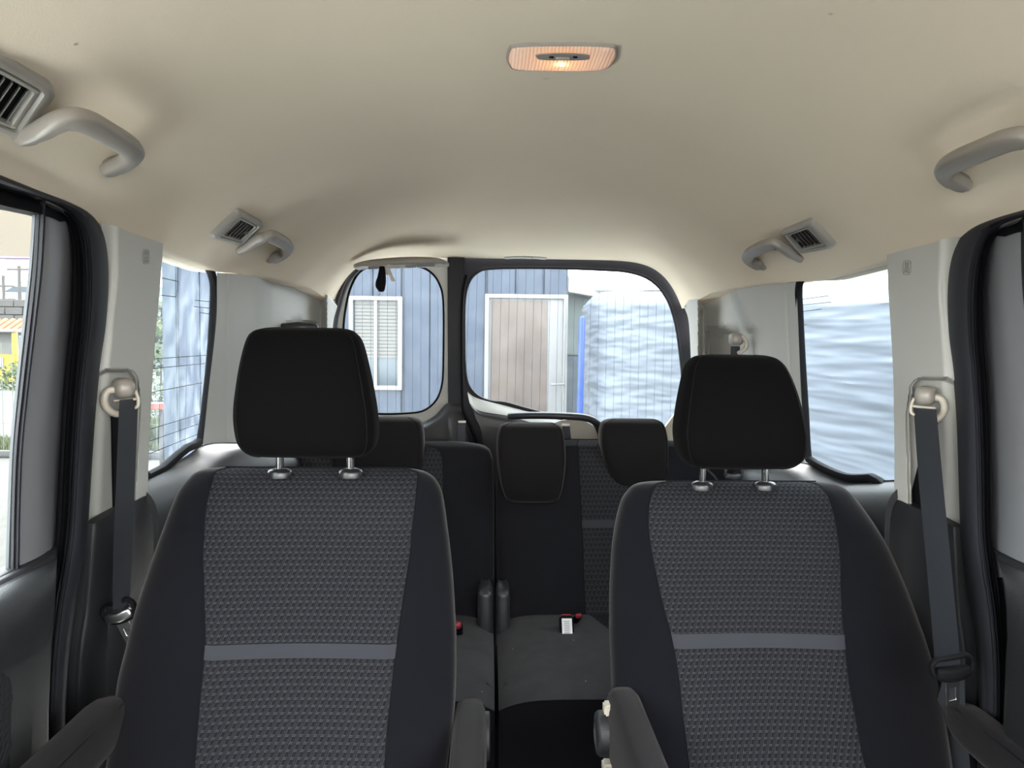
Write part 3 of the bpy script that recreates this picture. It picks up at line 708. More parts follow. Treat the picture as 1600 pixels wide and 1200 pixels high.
head_rest(sr, [(554, 1115, 1175, YhR+.03, .004), (556, 1092, 1200, YhR+.027, .020), (562, 1080, 1214, YhR+.024, .032), (577, 1071, 1225, YhR+.018, .045), (610, 1064, 1238, YhR+.01, .053), (645, 1058, 1247, YhR+.004, .057), (670, 1055, 1252, YhR, .058), (690, 1056, 1253, YhR, .058),
                (708, 1060, 1251, YhR, .054), (720, 1067, 1244, YhR, .047), (728, 1080, 1230, YhR, .034), (731.5, 1105, 1200, YhR, .015)], (24, 36), None, None)
for px in (1097, 1196): post(sr, px, 755.5, 730, 1.443)
cushion(sr, .41, .62, 1.17, .25, .30, .46)
pr_ = PY(966, 1070, 1.25); armrest(sr, pr_.x+.008, .80, 1.27, pr_.z, .031, .062, -1)
pl_ = PY(1530, 1094, 1.20); armrest(sr, pl_.x-.026, .66, 1.21, pl_.z, .025, .034)

# ---- rear bench, split in two
Yb = lambda py: lerp_tab([(690, 2.18), (720, 2.17), (975, 2.0), (1100, 1.95)], py)
bl = empty('rear_bench', (-.35, 2.0, 0), label='narrower half of the split rear bench, behind the captain seat with the higher headrest', cat='seat', group='split rear bench')
rb = [(688, 470, 500, 640, 700, .05), (691, 440, 480, 655, 735, .4), (697, 420, 470, 682, 760, .75), (708, 410, 465, 690, 768, .95), (730, 400, 462, 692, 771, 1), (800, 395, 460, 694, 772, 1), (803, 395, 460, 694, 772, 1), (818, 395, 460, 694, 772, 1), (900, 395, 460, 698, 772, 1), (960, 395, 460, 700, 771, 1), (980, 400, 465, 700, 768, .8)]
seatback(bl, rb, Yb, .06, ((600, 803, 'w'), (803, 818, 'band'), (818, 1400, 'w')), M_weave2, mats=(M_fab_lit, M_weave2, M_band), dish=.004, nn=4)
hb = 2.14
head_rest(bl, [(651, 545, 640, hb+.02, .006), (653, 530, 650, hb+.018, .025), (660, 523, 659, hb+.012, .042), (680, 520, 663, hb+.006, .05), (720, 520, 663, hb, .052), (748, 526, 658, hb, .048), (762, 535, 650, hb, .036), (766, 560, 630, hb, .01)], (24, 36), M_fabt_lit)
br = empty('rear_bench', (.4, 2.0, 0), label='wider half of the split rear bench carrying two headrests and a buckle on its cushion', cat='seat', group='split rear bench')
rb = [(687, 860, 905, 1010, 1030, .05), (691, 805, 903, 1018, 1110, .4), (697, 790, 903, 1020, 1150, .75), (710, 780, 904, 1022, 1162, .95), (730, 776, 905, 1024, 1166, 1), (800, 775, 909, 1026, 1168, 1), (805, 775, 909, 1026, 1168, 1), (817, 775, 910, 1026, 1168, 1), (900, 776, 913, 1028, 1168, 1), (960, 778, 916, 1030, 1166, 1), (978, 782, 918, 1030, 1160, .8)]
seatback(br, rb, Yb, .06, ((600, 805, 'w'), (805, 817, 'band'), (817, 1400, 'w')), M_weave2, mats=(M_fab_lit, M_weave2, M_band), dish=.004, nn=4)
hc = 2.08
head_rest(br, [(660, 800, 862, hc+.02, .006), (662, 788, 870, hc+.018, .025), (669, 780, 878, hc+.012, .042), (690, 776, 882, hc+.006, .05), (720, 777, 883, hc, .052), (750, 781, 880, hc, .05), (768, 786, 876, hc, .044), (780, 793, 870, hc, .032), (784, 810, 852, hc, .01)], (24, 36), M_fabt_lit)
head_rest(br, [(654, 960, 1018, hb+.02, .006), (656, 948, 1028, hb+.018, .025), (663, 939, 1036, hb+.012, .042), (684, 936, 1041, hb+.006, .05), (710, 939, 1042, hb, .052), (750, 950, 1040, hb, .05), (790, 962, 1036, hb, .044), (812, 972, 1030, hb, .032), (816, 985, 1015, hb, .01)], (24, 36), M_fabt_lit)
def bench_cushion(root, xl, xr, insert=None):
    a, b = PY(xl, 980, 1.95).x, PY(xr, 980, 1.95).x; G = []
    prof = [(2.06, .44), (2.04, .475), (1.95, .482), (1.80, .487), (1.66, .488), (1.57, .479), (1.535, .463), (1.52, .435), (1.515, .38), (1.53, .30)]
    P = crs([V((0, y, z)) for y, z in prof], 4)
    for p in P:
        row = []
        for j in range(25):
            t = -1+2*j/24; t2 = math.copysign(1-(1-abs(t))**1.6, t)
            fl = .035*abs(t2)**8
            row.append(V(((a+b)/2+t2*(b-a)/2, p.y+fl*(.6 if p.y < 1.6 else -.3), p.z-fl)))
        G.append(row)
    k = 4*6+1
    grid('bench_cushion', G[:k+1], M_cush, root)
    grid('shaded_cushion_front', G[k:], M_fab, root)  # front face in darker fabric: its shade is put into the colour
    tube('seam', [p+V((0, -.0005, .0005)) for p in G[k]], .0012, M_blk, root, seg=6)
    box('bench_frame', (a-.006, 1.56, .03), (b+.004, 2.0, .38), M_blk, root)
    if insert:
        g = []
        for y in [1.60+.4*i/10 for i in range(11)]:
            x0 = insert(y); z = lerp_tab([(1.43, .46), (1.57, .479), (1.66, .488), (1.8, .487), (2.0, .479)], y)+.0016
            g.append([V((x0+(b-.08-x0)*i/8, y, z)) for i in range(9)])
        sheet('woven_insert', g, M_weave2, root, uv=True)
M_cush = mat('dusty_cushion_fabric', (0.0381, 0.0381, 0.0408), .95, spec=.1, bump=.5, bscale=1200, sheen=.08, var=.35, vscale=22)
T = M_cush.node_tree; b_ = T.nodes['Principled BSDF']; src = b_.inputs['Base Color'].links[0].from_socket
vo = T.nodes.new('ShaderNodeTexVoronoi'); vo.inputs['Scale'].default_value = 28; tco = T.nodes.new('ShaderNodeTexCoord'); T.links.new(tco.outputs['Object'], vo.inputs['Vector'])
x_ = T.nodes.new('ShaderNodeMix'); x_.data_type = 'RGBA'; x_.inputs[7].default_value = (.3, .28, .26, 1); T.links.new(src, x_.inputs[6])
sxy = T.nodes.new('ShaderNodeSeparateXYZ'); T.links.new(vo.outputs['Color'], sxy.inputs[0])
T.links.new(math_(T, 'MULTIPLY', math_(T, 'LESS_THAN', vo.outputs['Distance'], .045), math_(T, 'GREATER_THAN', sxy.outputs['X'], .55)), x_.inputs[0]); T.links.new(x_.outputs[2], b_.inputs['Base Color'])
bench_cushion(bl, 400, 771)
bench_cushion(br, 776, 1160, lambda y: lerp_tab([(1.6, .30), (1.72, .265), (1.9, .215), (1.95, .20), (2.0, .19)], y)-.0)
# moulded hinge covers between the two halves
for root, x0, x1 in ((bl, 746, 770), (br, 775, 797)):
    G = []
    for py, k, dy in ((922, .55, .03), (924, .8, .012), (930, .95, .002), (940, 1, 0), (980, 1.0, -.004), (1010, 1.0, .0)):
        a, b = PY(x0, py, 1.90), PY(x1, py, 1.90); c = (a+b)/2; w_ = (b.x-a.x)/2*k
        G.append([V((c.x+w_*t, 1.90+dy+.012*t**4, c.z)) for t in (-1, -.9, -.6, -.2, .2, .6, .9, 1)])
    grid('hinge_cover', [crs(r, 2) for r in pxnet(G, 1, 3)], M_dgrey, root, thick=(0, .05, 0))
# release straps standing up from the bench tops
for root, pts, nm in ((bl, [(722, 700), (721, 680), (722, 659)], 0), (br, [(888, 698), (886, 682), (884, 664)], 1)):
    P = [PY(a, b, 2.24) for a, b in pts]
    o = sweep('release_strap', P, (.0115, .0016), M_web, root, up=(0, 1, .1), n=6, seg=12, taper=False)
    sweep('strap_end', [P[-1]+V((0, 0, -.003)), P[-1]+V((0, 0, .003))], (.0118, .0022), M_cream, root, up=(0, 1, .1), n=6, seg=12, taper=False)

# ---- buckles on the bench
def buckle(name, px, py, label, wide=True):
    b = empty(name, tuple(PY(px, py+14, 1.83)), label=label, cat='belt buckle', group='rear belt buckles')
    c = PY(px, py, 1.84); c = V((c.x, 1.84, .513))
    def bx(nm, x0, x1, y0, y1, z0, z1, mt, bv): 
        # tilt back by 55 degrees about c
        o = box(nm, (x0, y0, z0), (x1, y1, z1), mt, b, bevel=bv)
        R = Matrix.Translation(c)@Matrix.Rotation(math.radians(-35), 4, 'X')@Matrix.Translation(V((0, 0, 0)))
        for v in o.data.vertices: v.co = R@v.co
        return o
    bx('buckle_body', -.017, .017, -.004, .022, -.055, .010, M_blk, .004)
    bx('release_button', -.013, .013, -.001, .016, .008, .0135, M_red, .002)
    if wide:
        bx('paper_label', -.0125, .0125, -.0052, -.0035, -.050, .001, M_white, 0)
        for i in range(9): bx('printed_line', -.008+.001*(i % 2), .006, -.0056, -.0051, -.044+.0046*i, -.0425+.0046*i, M_door, 0)
    return b
buckle('belt_buckle', 885, 985, 'black belt buckle with white printed label lying on the wider bench cushion')
c = PY(899, 985, 1.88)
b2 = empty('belt_buckle', (c.x, 1.88, .48), label='small red ended buckle tucked beside the white labelled one', cat='belt buckle', group='rear belt buckles')
sweep('buckle_body', [V((c.x, 1.90, .485)), V((c.x+.003, 1.87, .505)), V((c.x+.004, 1.86, .512))], (.010, .007), M_blk, b2, seg=14)
sweep('release_button', [V((c.x+.004, 1.862, .511)), V((c.x+.005, 1.855, .517))], (.0085, .006), M_red, b2, seg=14)
c = PY(713, 985, 1.80)
b3 = empty('belt_buckle', (c.x, 1.80, .48), label='red topped buckle on the narrower bench half, peeping past the captain seat', cat='belt buckle', group='rear belt buckles')
sweep('buckle_body', [V((c.x, 1.84, .47)), V((c.x, 1.81, .50)), V((c.x, 1.795, .513))], (.016, .010), M_blk, b3, seg=14)
sweep('release_button', [V((c.x, 1.797, .512)), V((c.x, 1.788, .519))], (.013, .009), M_red, b3, seg=14)

# ================================================================== BELTS
def webbing(name, P, hw, ns, root, mt=M_web):
    P = crs(P, 6); n_ = [ns]*len(P)
    return sweep(name, P, (hw, .0011), mt, root, up=list(n_) if not isinstance(ns, list) else ns, n=8, seg=12, taper=False)
def ribbon(name, pts, root, mt=M_web, th=.0016):
    """pts: list of (left point, right point) 3-D edges"""
    Lp = crs([p[0] for p in pts], 6); Rp = crs([p[1] for p in pts], 6)
    G = [[a+(b-a)*t for t in (0, .05, .35, .65, .95, 1)] for a, b in zip(Lp, Rp)]
    return grid(name, G, mt, root, thick=(0, th, 0))
def anchorage(root, C, s, up=V((0, 0, 1))):
    """pivoting guide: rounded cap, crescent loop, slot bar. C = cap centre; s = wall side (-1 left)"""
    ny = V((-s*.55, -.83, 0)).normalized()          # facing the camera/cabin
    ax = V((-ny.y, ny.x, 0))*(1)                      # horizontally across, to +x-ish
    if ax.x < 0: ax = -ax
    def pt(a, b, c): return C+ax*a+up*b+ny*c
    G = []
    for r, d in ((1, -.016), (1.02, .0), (1, .010), (.92, .018), (.72, .024), (.4, .027), (.1, .0275)):
        G.append([pt(.0165*r*sup(2*math.pi*j/24, 2.8)[0], .0165*r*sup(2*math.pi*j/24, 2.8)[1]*(1.0), d) for j in range(24)])
    grid('pivot_cap', G, M_beige, root, closed=True, caps=True)
    e = -s    # crescent sits toward the door side
    cr = [(e*-.010, -.002), (e*-.024, -.004), (e*-.030, -.016), (e*-.028, -.030), (e*-.019, -.040), (e*-.012, -.043)]
    sweep('guide_loop', crs([pt(a, b, .006) for a, b in cr], 4), (.0065, .009), M_cream, root, up=ny, seg=14)
    cr = [(e*.017, -.006), (e*.021, -.018), (e*.021, -.030), (e*.017, -.034)]
    sweep('guide_loop', crs([pt(a, b, .004) for a, b in cr], 4), (.003, .007), M_cream, root, up=ny, seg=12)
    sweep('slot_bar', [pt(e*-.016, -.021, .007), pt(e*.018, -.019, .007)], (.0022, .006), M_cream, root, up=ny, seg=12)
def tongue(root, A, B, n=V((0, -1, 0)), hw=.026, mt=M_blk, plate=M_metal, droop=(0.006, -.05), faceb=None):
    """A,B = left/right ends of the loop the webbing passes through"""
    c = (A+B)/2; ax = (B-A).normalized(); up = n.cross(ax); 
    if up.z < 0: up = -up
    def pt(a, b, d=0): return c+ax*a+up*b+n*d
    sweep('tongue_loop', crs([pt(-hw*.75, .012), pt(-hw*1.05, .004), pt(-hw*1.0, -.010), pt(-hw*.5, -.020), pt(hw*.4, -.020), pt(hw*.95, -.012), pt(hw*1.1, .004), pt(hw*.8, .014), pt(hw*.4, .013), pt(-hw*.4, .012)], 4, closed=True), (.0035, .005), mt, root, up=n, closed=True, seg=10)
    sweep('tongue_body', [pt(-hw*.75, -.010, .004), pt(0, -.012, .005), pt(hw*.75, -.008, .004)], (.0085, .005), faceb or mt, root, up=n, n=3, seg=14)
    o = [pt(-.011, -.020), pt(.011, -.020), pt(.011+droop[0], -.020+droop[1]), pt(-.009+droop[0], -.022+droop[1])]
    f = .35
    ho = [pt(-.004+droop[0]*.5, -.034), pt(.005+droop[0]*.5, -.034), pt(.006+droop[0], -.010+droop[1]), pt(-.004+droop[0], -.011+droop[1])]
    poly('latch_plate', o, [ho], plate, root, thick=n*-.0025, bevel=.0006)
# left belt
bt = empty('seat_belt', tuple(S_ := PS(190, 610, -1)), label='dark grey shoulder belt hanging down the pillar beside the streaked quarter window, tongue showing', cat='seat belt', group='second row seat belts')
def BL(px, py, o=-.03): return PS(px, py, -1, o)
Ca = BL(193, 606, -.012); anchorage(bt, Ca, -1)
ribbon('webbing', [(BL(187, 629, -.030), BL(216, 626, -.026)), (BL(186, 636, -.036), BL(215, 633, -.032)), (BL(181, 760, -.045), BL(210, 760, -.040)), (BL(177, 860, -.055), BL(206, 860, -.050)), (BL(176, 952, -.060), BL(201, 952, -.060))], bt)
ribbon('lap_webbing', [(BL(168, 975, -.045), BL(192, 976, -.045)), (BL(168, 1010, -.045), BL(196, 1010, -.045)), (BL(170, 1060, -.04), BL(196, 1060, -.04)), (BL(168, 1200, -.04), BL(190, 1200, -.04))], bt)
tongue(bt, PY(162, 958, 1.26), PY(208, 947, 1.26), hw=.0245, faceb=M_metal, droop=(.006, -.036))
# right belt
bt = empty('seat_belt', tuple(PS(1450, 620, 1)), label='dark grey shoulder belt with dark tongue, on the pillar beside the white sheeting window', cat='seat belt', group='second row seat belts')
def BR(px, py, o=-.03): return PS(px, py, 1, o)
Ca = BR(1446, 618, -.012); anchorage(bt, Ca, 1)
ribbon('webbing', [(BR(1429, 640, -.026), BR(1463, 643, -.030)), (BR(1429, 648, -.032), BR(1464, 650, -.036)), (BR(1437, 760, -.040), BR(1474, 760, -.045)), (BR(1450, 900, -.055), BR(1488, 900, -.055)), (BR(1462, 1042, -.065), BR(1501, 1038, -.065))], bt)
ribbon('lap_webbing', [(BR(1476, 1056, -.06), BR(1506, 1056, -.05)), (BR(1464, 1100, -.055), BR(1508, 1100, -.045)), (BR(1459, 1145, -.05), BR(1510, 1145, -.045)), (BR(1462, 1200, -.06), BR(1516, 1200, -.05)), (BR(1468, 1290, -.05), BR(1520, 1290, -.05))], bt)
tongue(bt, PY(1456, 1044, 1.08), PY(1518, 1036, 1.08), hw=.0285, droop=(-.004, -.042), plate=M_chrome)
# rear belt anchorages, in the hollows of the rear panels
ra = empty('belt_anchorage', tuple(PY(1153, 535, 2.3)), label='small rear belt anchorage in the hollow above the headrest nearest the white sheeting', cat='belt anchorage')
C0 = PY(1151, 530, 2.28)
G = []
for r, d in ((1, .02), (1.02, 0), (.95, -.01), (.6, -.016), (.1, -.018)):
    G.append([C0+V((.019*r*sup(2*math.pi*j/20, 3)[0], d, .019*r*sup(2*math.pi*j/20, 3)[1])) for j in range(20)])
grid('pivot_cap', G, M_hand, ra, closed=True, caps=True)
sweep('guide_loop', crs([PY(1160, 526, 2.27), PY(1166, 534, 2.27), PY(1164, 545, 2.27), PY(1155, 551, 2.27)], 4), (.006, .010), M_cream, ra, up=(0, -1, 0), seg=12)
ribbon('webbing', [(PY(1142, 541, 2.29), PY(1156, 541, 2.29)), (PY(1140, 620, 2.29), PY(1156, 620, 2.29)), (PY(1138, 700, 2.28), PY(1156, 700, 2.28))], ra)
ra = empty('belt_anchorage', tuple(PY(465, 500, 2.38)), label='dark rear belt anchorage peeping over the highest headrest, beside the swing door window', cat='belt anchorage')
sweep('pivot_cap', [PY(443, 513, 2.40), PY(466, 511, 2.38), PY(490, 513, 2.40)], (.02, .016), M_dgrey, ra, up=(0, 0, 1), seg=14)
ribbon('webbing', [(PY(455, 520, 2.40), PY(478, 520, 2.40)), (PY(455, 600, 2.40), PY(478, 600, 2.40)), (PY(455, 690, 2.38), PY(478, 690, 2.38))], ra)
# rear buckle tongue and strap seen under the right-hand headrest
rt = empty('belt_tongue', tuple(PY(1150, 742, 1.95)), label='black belt tongue dangling in the gap under the lower captain headrest', cat='belt tongue')
tongue(rt, PY(1134, 738, 1.95), PY(1158, 740, 1.95), hw=.02, mt=M_dgrey, droop=(.01, -.03))
ribbon('webbing', [(PY(1102, 733, 2.0), PY(1105, 732, 2.0)), (PY(1112, 742, 2.0), PY(1116, 741, 2.0)), (PY(1120, 752, 2.0), PY(1124, 752, 2.0))], rt)

# ================================================================== CEILING FITTINGS
def handle(label, path, mir=False, sc_=1.):
    """path: (px, py, lift metres) along the left side"""
    P = []
    for px, py, l in path:
        p = hit(px, py); d = (CAM-p).normalized(); t = 0
        while zceil(p.x, p.y)-p.z < l and t < .3: p = p+d*.002; t += .002
        P.append(p)
    ns = [cnorm(p) for p in P]
    if mir: P = [mirror(p) for p in P]; ns = [mirror(n) for n in ns]
    root = empty('grab_handle', tuple(sum(P, V())/len(P)), label=label, cat='grab handle', group='ceiling grab handles')
    Q = crs(P, 5); N_ = crs(ns, 5)
    m_ = len(Q); pf = []
    for i in range(m_):
        t = i/(m_-1); e = min(t, 1-t)
        pf.append((.0145*sc_+.006*(1-sstep(0, .15, e))*sc_, .010*sc_))
    sweep('grip', Q, pf, M_hand, root, up=N_, n=3.4, seg=24)
    for i in (0, -1):
        c, n = P[i], ns[i]; t = (P[2]-P[0] if i == 0 else P[-1]-P[-3]).normalized(); b = n.cross(t).normalized(); t = b.cross(n)
        g = [[c+t*(.020*k*sup(2*math.pi*j/20, 3)[0])+b*(.015*k*sup(2*math.pi*j/20, 3)[1])+n*d for j in range(20)] for k, d in ((1.05, -.022), (1, -.008), (.9, .002), (.6, .006))]
        grid('handle_mount', g, M_hand, root, closed=True, caps=True)
    tube('screw_cap', [P[-1]+ns[-1]*.004, P[-1]+ns[-1]*.010], .0022, M_cream, root)
    return root
HP = [(48, 212, .006), (62, 206, .024), (84, 194, .04), (108, 186, .046), (135, 191, .048), (168, 209, .048), (196, 226, .046), (207, 239, .040), (200, 250, .026), (178, 263, .008)]
handle('large grab handle above the sliding door window, beside the biggest ceiling vent', HP)
handle('large grab handle above the sliding door beside the white sheeting', HP, True)
HR = [(380, 388, .004), (390, 384, .018), (405, 374, .032), (419, 369, .036), (432, 373, .038), (442, 379, .038), (449, 386, .034), (447, 394, .024), (440, 399, .014), (427, 403, .004)]
handle('small rear grab handle beside the air vent over the streaked quarter window', HR)
handle('small rear grab handle beside the air vent over the white sheeting window', HR, True)

def vent(label, C4, mir=False, group='ceiling air vents', nsl=6, wheel=True):
    """C4: corners (far inner, near inner.. in order) on the ceiling; slats run from edge 0-3 to edge 1-2"""
    P = [mirror(p) if mir else p for p in C4]
    c = sum(P, V())/4; n = (P[1]-P[0]).cross(P[3]-P[0]).normalized()
    if n.z > 0: n = -n
    root = empty('air_vent', tuple(c), label=label, cat='air vent', group=group)
    def q(u, v, d=0): return (P[0]*(1-u)*(1-v)+P[1]*u*(1-v)+P[2]*u*v+P[3]*(1-u)*v)+n*d
    def loop(e0, e1, d, r=.12, k=5):
        pts = []
        for cu, cv, a0 in ((e0+r, e0+r, 180), (1-e1-r, e0+r, 270), (1-e1-r, 1-e0-r, 0), (e0+r, 1-e0-r, 90)):
            for i in range(k+1):
                a = math.radians(a0+90*i/k); pts.append(q(cu+r*math.cos(a), cv+r*math.sin(a), d))
        return pts
    L = [loop(-.02, -.02, -.012), loop(-.02, -.02, .003), loop(.0, .0, .009), loop(.04, .04, .0115), loop(.11, .11, .0115, .06), loop(.13, .13, .0075, .05), loop(.15, .15, .0105, .04), loop(.19, .19, .0105, .03), loop(.21, .21, .003, .02)]
    grid('bezel', L, M_vent, root, closed=True)
    poly('duct', loop(.17, .17, .004, .03), [], M_blk, root, thick=n*-.003)
    for i in range(nsl):
        v = .23+.52*i/(nsl-1)
        a0, a1 = q(.22, v, .008), q(.78, v, .008); t = (q(.5, v+.05)-q(.5, v)).normalized()
        w_ = (a1-a0).length*.06
        vs = [a0-t*w_*.3+n*.002, a1-t*w_*.3+n*.002, a1+t*w_-n*.003, a0+t*w_-n*.003]; vs += [p+t*.0012+n*.0008 for p in vs]
        mk('slat', vs, [(0, 1, 2, 3), (7, 6, 5, 4), (0, 4, 5, 1), (1, 5, 6, 2), (2, 6, 7, 3), (3, 7, 4, 0)], M_slat, root, smooth=False)
    if not wheel: return root
    w0 = q(.5, .755, .007)
    g = [[w0+(q(.6, .78)-q(.4, .78)).normalized()*(.006*math.cos(t*math.pi/8)*k)+(q(.5, .9)-q(.5, .7)).normalized()*(.006*math.sin(t*math.pi/8)*k)+n*d for t in range(16)] for k, d in ((1, -.004), (1, .003), (.7, .004), (.1, .004))]
    grid('thumb_wheel', g, M_slat, root, closed=True, caps=True)
    return root
VC = [hit(371, 325), hit(409, 346), hit(374, 379), hit(327, 366)]
# order so that u runs across the slats
VQ = [VC[0], VC[3], VC[2], VC[1]]
vent('ceiling air vent beside the rear grab handle over the streaked quarter window', VQ)
vent('ceiling air vent beside the rear grab handle over the white sheeting window', VQ, True)
sh = hit(84, 132)-VC[1]; sh.x *= 1.0
FQ = [VC[1]+sh+(p-VC[1])*1.1 for p in VQ]
vent('large ceiling air vent cut by the corner of the picture, ahead of the grab handle', FQ, nsl=8, wheel=False)

# dome lamp
lo_ = [(806, 68), (880, 66), (955, 68), (965, 76), (963, 90), (948, 104), (920, 107), (870, 107), (806, 105), (794, 98), (791, 86), (795, 74)]
Lh = [hit(a, b) for a, b in lo_]; cl_ = sum(Lh, V())/len(Lh); nl = cnorm(cl_)
dl = empty('dome_lamp', tuple(cl_), label='lit orange dome lamp with ribbed lens and slide switch on the ceiling', cat='lamp')
def ringl(k, d): return [cl_+(p-cl_)*k+nl*d for p in crs(Lh, 4, closed=True)]
grid('lamp_base', [ringl(1.0, -.01), ringl(1.0, .002), ringl(.985, .004), ringl(.965, .005), ringl(.955, .003)], M_hand, dl, closed=True)
# ribbed lens: glowing because the bulb behind it is on
ML = bpy.data.materials.new('lit_ribbed_lens'); ML.use_nodes = True; T = ML.node_tree; b = T.nodes['Principled BSDF']
bulb = hit(877, 91)
b.inputs['Base Color'].default_value = (.6, .5, .42, 1); b.inputs['Roughness'].default_value = .3
tc = T.nodes.new('ShaderNodeTexCoord'); vd = T.nodes.new('ShaderNodeVectorMath'); vd.operation = 'DISTANCE'; vd.inputs[1].default_value = bulb
T.links.new(tc.outputs['Object'], vd.inputs[0])
gr_ = T.nodes.new('ShaderNodeValToRGB'); T.links.new(math_(T, 'DIVIDE', vd.outputs['Value'], .09), gr_.inputs[0])
e = gr_.color_ramp.elements; e[0].position = 0; e[0].color = (.8, .7, .45, 1); e[1].position = 1; e[1].color = (.075, .042, .028, 1)
for p_, c_ in ((.08, (.6, .36, .12, 1)), (.2, (.22, .095, .03, 1)), (.5, (.125, .055, .022, 1))): x = e.new(p_); x.color = c_
wv_ = T.nodes.new('ShaderNodeTexWave'); wv_.inputs['Scale'].default_value = 62; wv_.inputs['Distortion'].default_value = 0; T.links.new(tc.outputs['Object'], wv_.inputs[0])
T.links.new(gr_.outputs[0], b.inputs['Emission Color'])
T.links.new(math_(T, 'ADD', .35, math_(T, 'MULTIPLY', wv_.outputs['Fac'], .55)), b.inputs['Emission Strength'])
bp = T.nodes.new('ShaderNodeBump'); bp.inputs['Strength'].default_value = .5; bp.inputs['Distance'].default_value = .001; T.links.new(wv_.outputs['Fac'], bp.inputs['Height']); T.links.new(bp.outputs[0], b.inputs['Normal'])
grid('ribbed_lens', [ringl(.96, .003), ringl(.94, .005), ringl(.7, .007), ringl(.35, .008), ringl(.02, .0085)], ML, dl, closed=True, caps=True)
hs = [hit(a, b) for a, b in ((840, 74), (880, 72), (917, 74), (921, 78), (917, 82), (880, 83), (845, 82), (839, 78))]
poly('switch_recess', [p+nl*.0095 for p in crs(hs, 3, closed=True)], [], M_hand, dl, thick=nl*.001)
for a in (862, 899):
    c = hit(a, 77)+nl*.0105; tube('switch_notch', [c+V((-.003, 0, 0)), c+V((.003, 0, 0))], .002, M_blk, dl)
c = hit(880, 79)+nl*.0105; sweep('slide_switch', [c+V((-.008, 0, 0)), c+V((.008, 0, 0))], (.0035, .003), M_vent, dl, up=nl, seg=12)
# small orange bulb: real light
M_bulb = mat('glowing_bulb', (1, .8, .5), .5, emit=(1, .75, .35), estr=14)
bl_ = bulb+nl*.0095
grid('bulb', [[bl_+V((.0035*r*math.cos(t*math.pi/6), .003*r*math.sin(t*math.pi/6), 0))+nl*d for t in range(12)] for r, d in ((1, 0), (1, .0006), (.1, .0012))], M_bulb, dl, closed=True, caps=True)

# overhead console above the swing-door window
oc = empty('overhead_console', tuple(PY(625, 412, 2.66)), label='grey overhead console over the smaller rear window, with a black pouch hooked on it', cat='console')
P = [PY(a, b, 2.66) for a, b in ((558, 417), (575, 414), (600, 412), (640, 410), (675, 410), (690, 411), (698, 413))]
sweep('console_body', crs(P, 3), [(.05, .004+.0135*math.sin(math.pi*min(1, .12+i/18*.8))) for i in range(19)], M_hand, oc, up=(0, 0, 1), n=3, seg=20)
for x0, x1, y in ((577, 592, 418.5), (633, 649, 416.5), (653, 678, 415)):
    a, b = PY(x0, y, 2.607), PY(x1, y-1, 2.607)
    sweep('control_panel', [a, b], (.004, .005), M_door, oc, up=(0, 0, 1), n=5, seg=10)
sweep('latch_lever', [PY(606, 415, 2.605), PY(620, 417.5, 2.60), PY(632, 416.5, 2.60)], (.004, .004), M_pill, oc, seg=10)
kc = empty('key_pouch', tuple(PY(596, 440, 2.6)), label='small black leather key pouch hanging from the overhead console', cat='pouch')
lump('pouch', [(416, 593, 601, 2.6, .006), (422, 592, 602, 2.6, .012), (432, 590, 603, 2.6, .015), (441, 587, 603, 2.6, .016), (448, 587, 602, 2.6, .015), (453, 590, 601, 2.6, .010), (456, 594, 599, 2.6, .004)], M_blk, kc, n=2.4, seg=20)
o = tube('key_ring', [PY(592+2.2*math.cos(t*math.pi/6), 458+3.2*math.sin(t*math.pi/6), 2.6) for t in range(12)], .0009, M_metal, kc, closed=True, seg=6)
tube('key_clasp', [PY(592, 450, 2.6), PY(591.5, 455, 2.6)], .0014, M_metal, kc, seg=6)
for pts, lab, my in ((((599, 416), (604, 418), (608, 431), (603, 429)), 'short buff paper tag behind the key pouch', 2.63), (((604, 417), (609, 420), (618, 440), (611, 439)), 'longer buff paper tag hanging beside the key pouch', 2.64)):
    tag(poly('paper_tag', [PY(a, b, my) for a, b in pts], [], M_cream, None, thick=(0, .001, 0)), lab, 'tag', 'paper tags on the console')
# flush high-mounted lamp on the rear of the headliner
hl = empty('rear_ceiling_lamp', tuple(hit(820, 400)), label='flush rear lamp recessed in the headliner above the larger rear window', cat='lamp')
P = [hit(790, 402), hit(820, 401), hit(852, 403)]
sweep('lamp_housing', crs(P, 3), (.008, .005), M_pill, hl, up=(0, -.5, -1), n=4, seg=12)
sweep('lamp_slot', [hit(806, 402)+V((0, -.004, -.002)), hit(832, 402)+V((0, -.004, -.002))], (.004, .003), M_blk, hl, up=(0, -.5, -1), seg=8)

# dashboard bulkhead behind the camera closes the cabin, windscreen above it stays open to the sky
G = [[V((x, y, z)) for x in (-.78, -.3, .3, .78)] for y, z in ((-.45, .0), (-.50, .5), (-.55, .86), (-.75, .92), (-1.05, .95))]
grid('trim_3', G, M_dark, thick=(0, 0, -.03), kind='structure')

# ================================================================== OUTSIDE
GZ = -.45
M_gravel = mat('pale_gravel', (0.0739, 0.0689, 0.0605), .95, bump=1, bscale=30, var=.35, vscale=9)
M_asph = mat('pale_asphalt', (0.0571, 0.0538, 0.0504), .9, var=.12, vscale=2)
M_grass = mat('grass_blades', (0.0576, 0.0696, 0.0192), .8, var=.5, vscale=5)
M_blue = mat('blue_cladding', (0.0216, 0.0330, 0.0551), .5, var=.12, vscale=1.2)
M_blue2 = mat('pale_blue_fascia', (0.0269, 0.0403, 0.0576), .5)
M_wframe = mat('white_window_frame', (0.1714, 0.1663, 0.1613), .4)
M_blind = mat('cream_blind', (0.1277, 0.1140, 0.0958), .6)
M_dglass = mat('mottled_door_panel', (0.0840, 0.0599, 0.0467), .35, var=.55, vscale=3.2)
M_sheet = mat('white_sheeting', (0.0978, 0.1111, 0.1313), .55, var=.06, vscale=3)
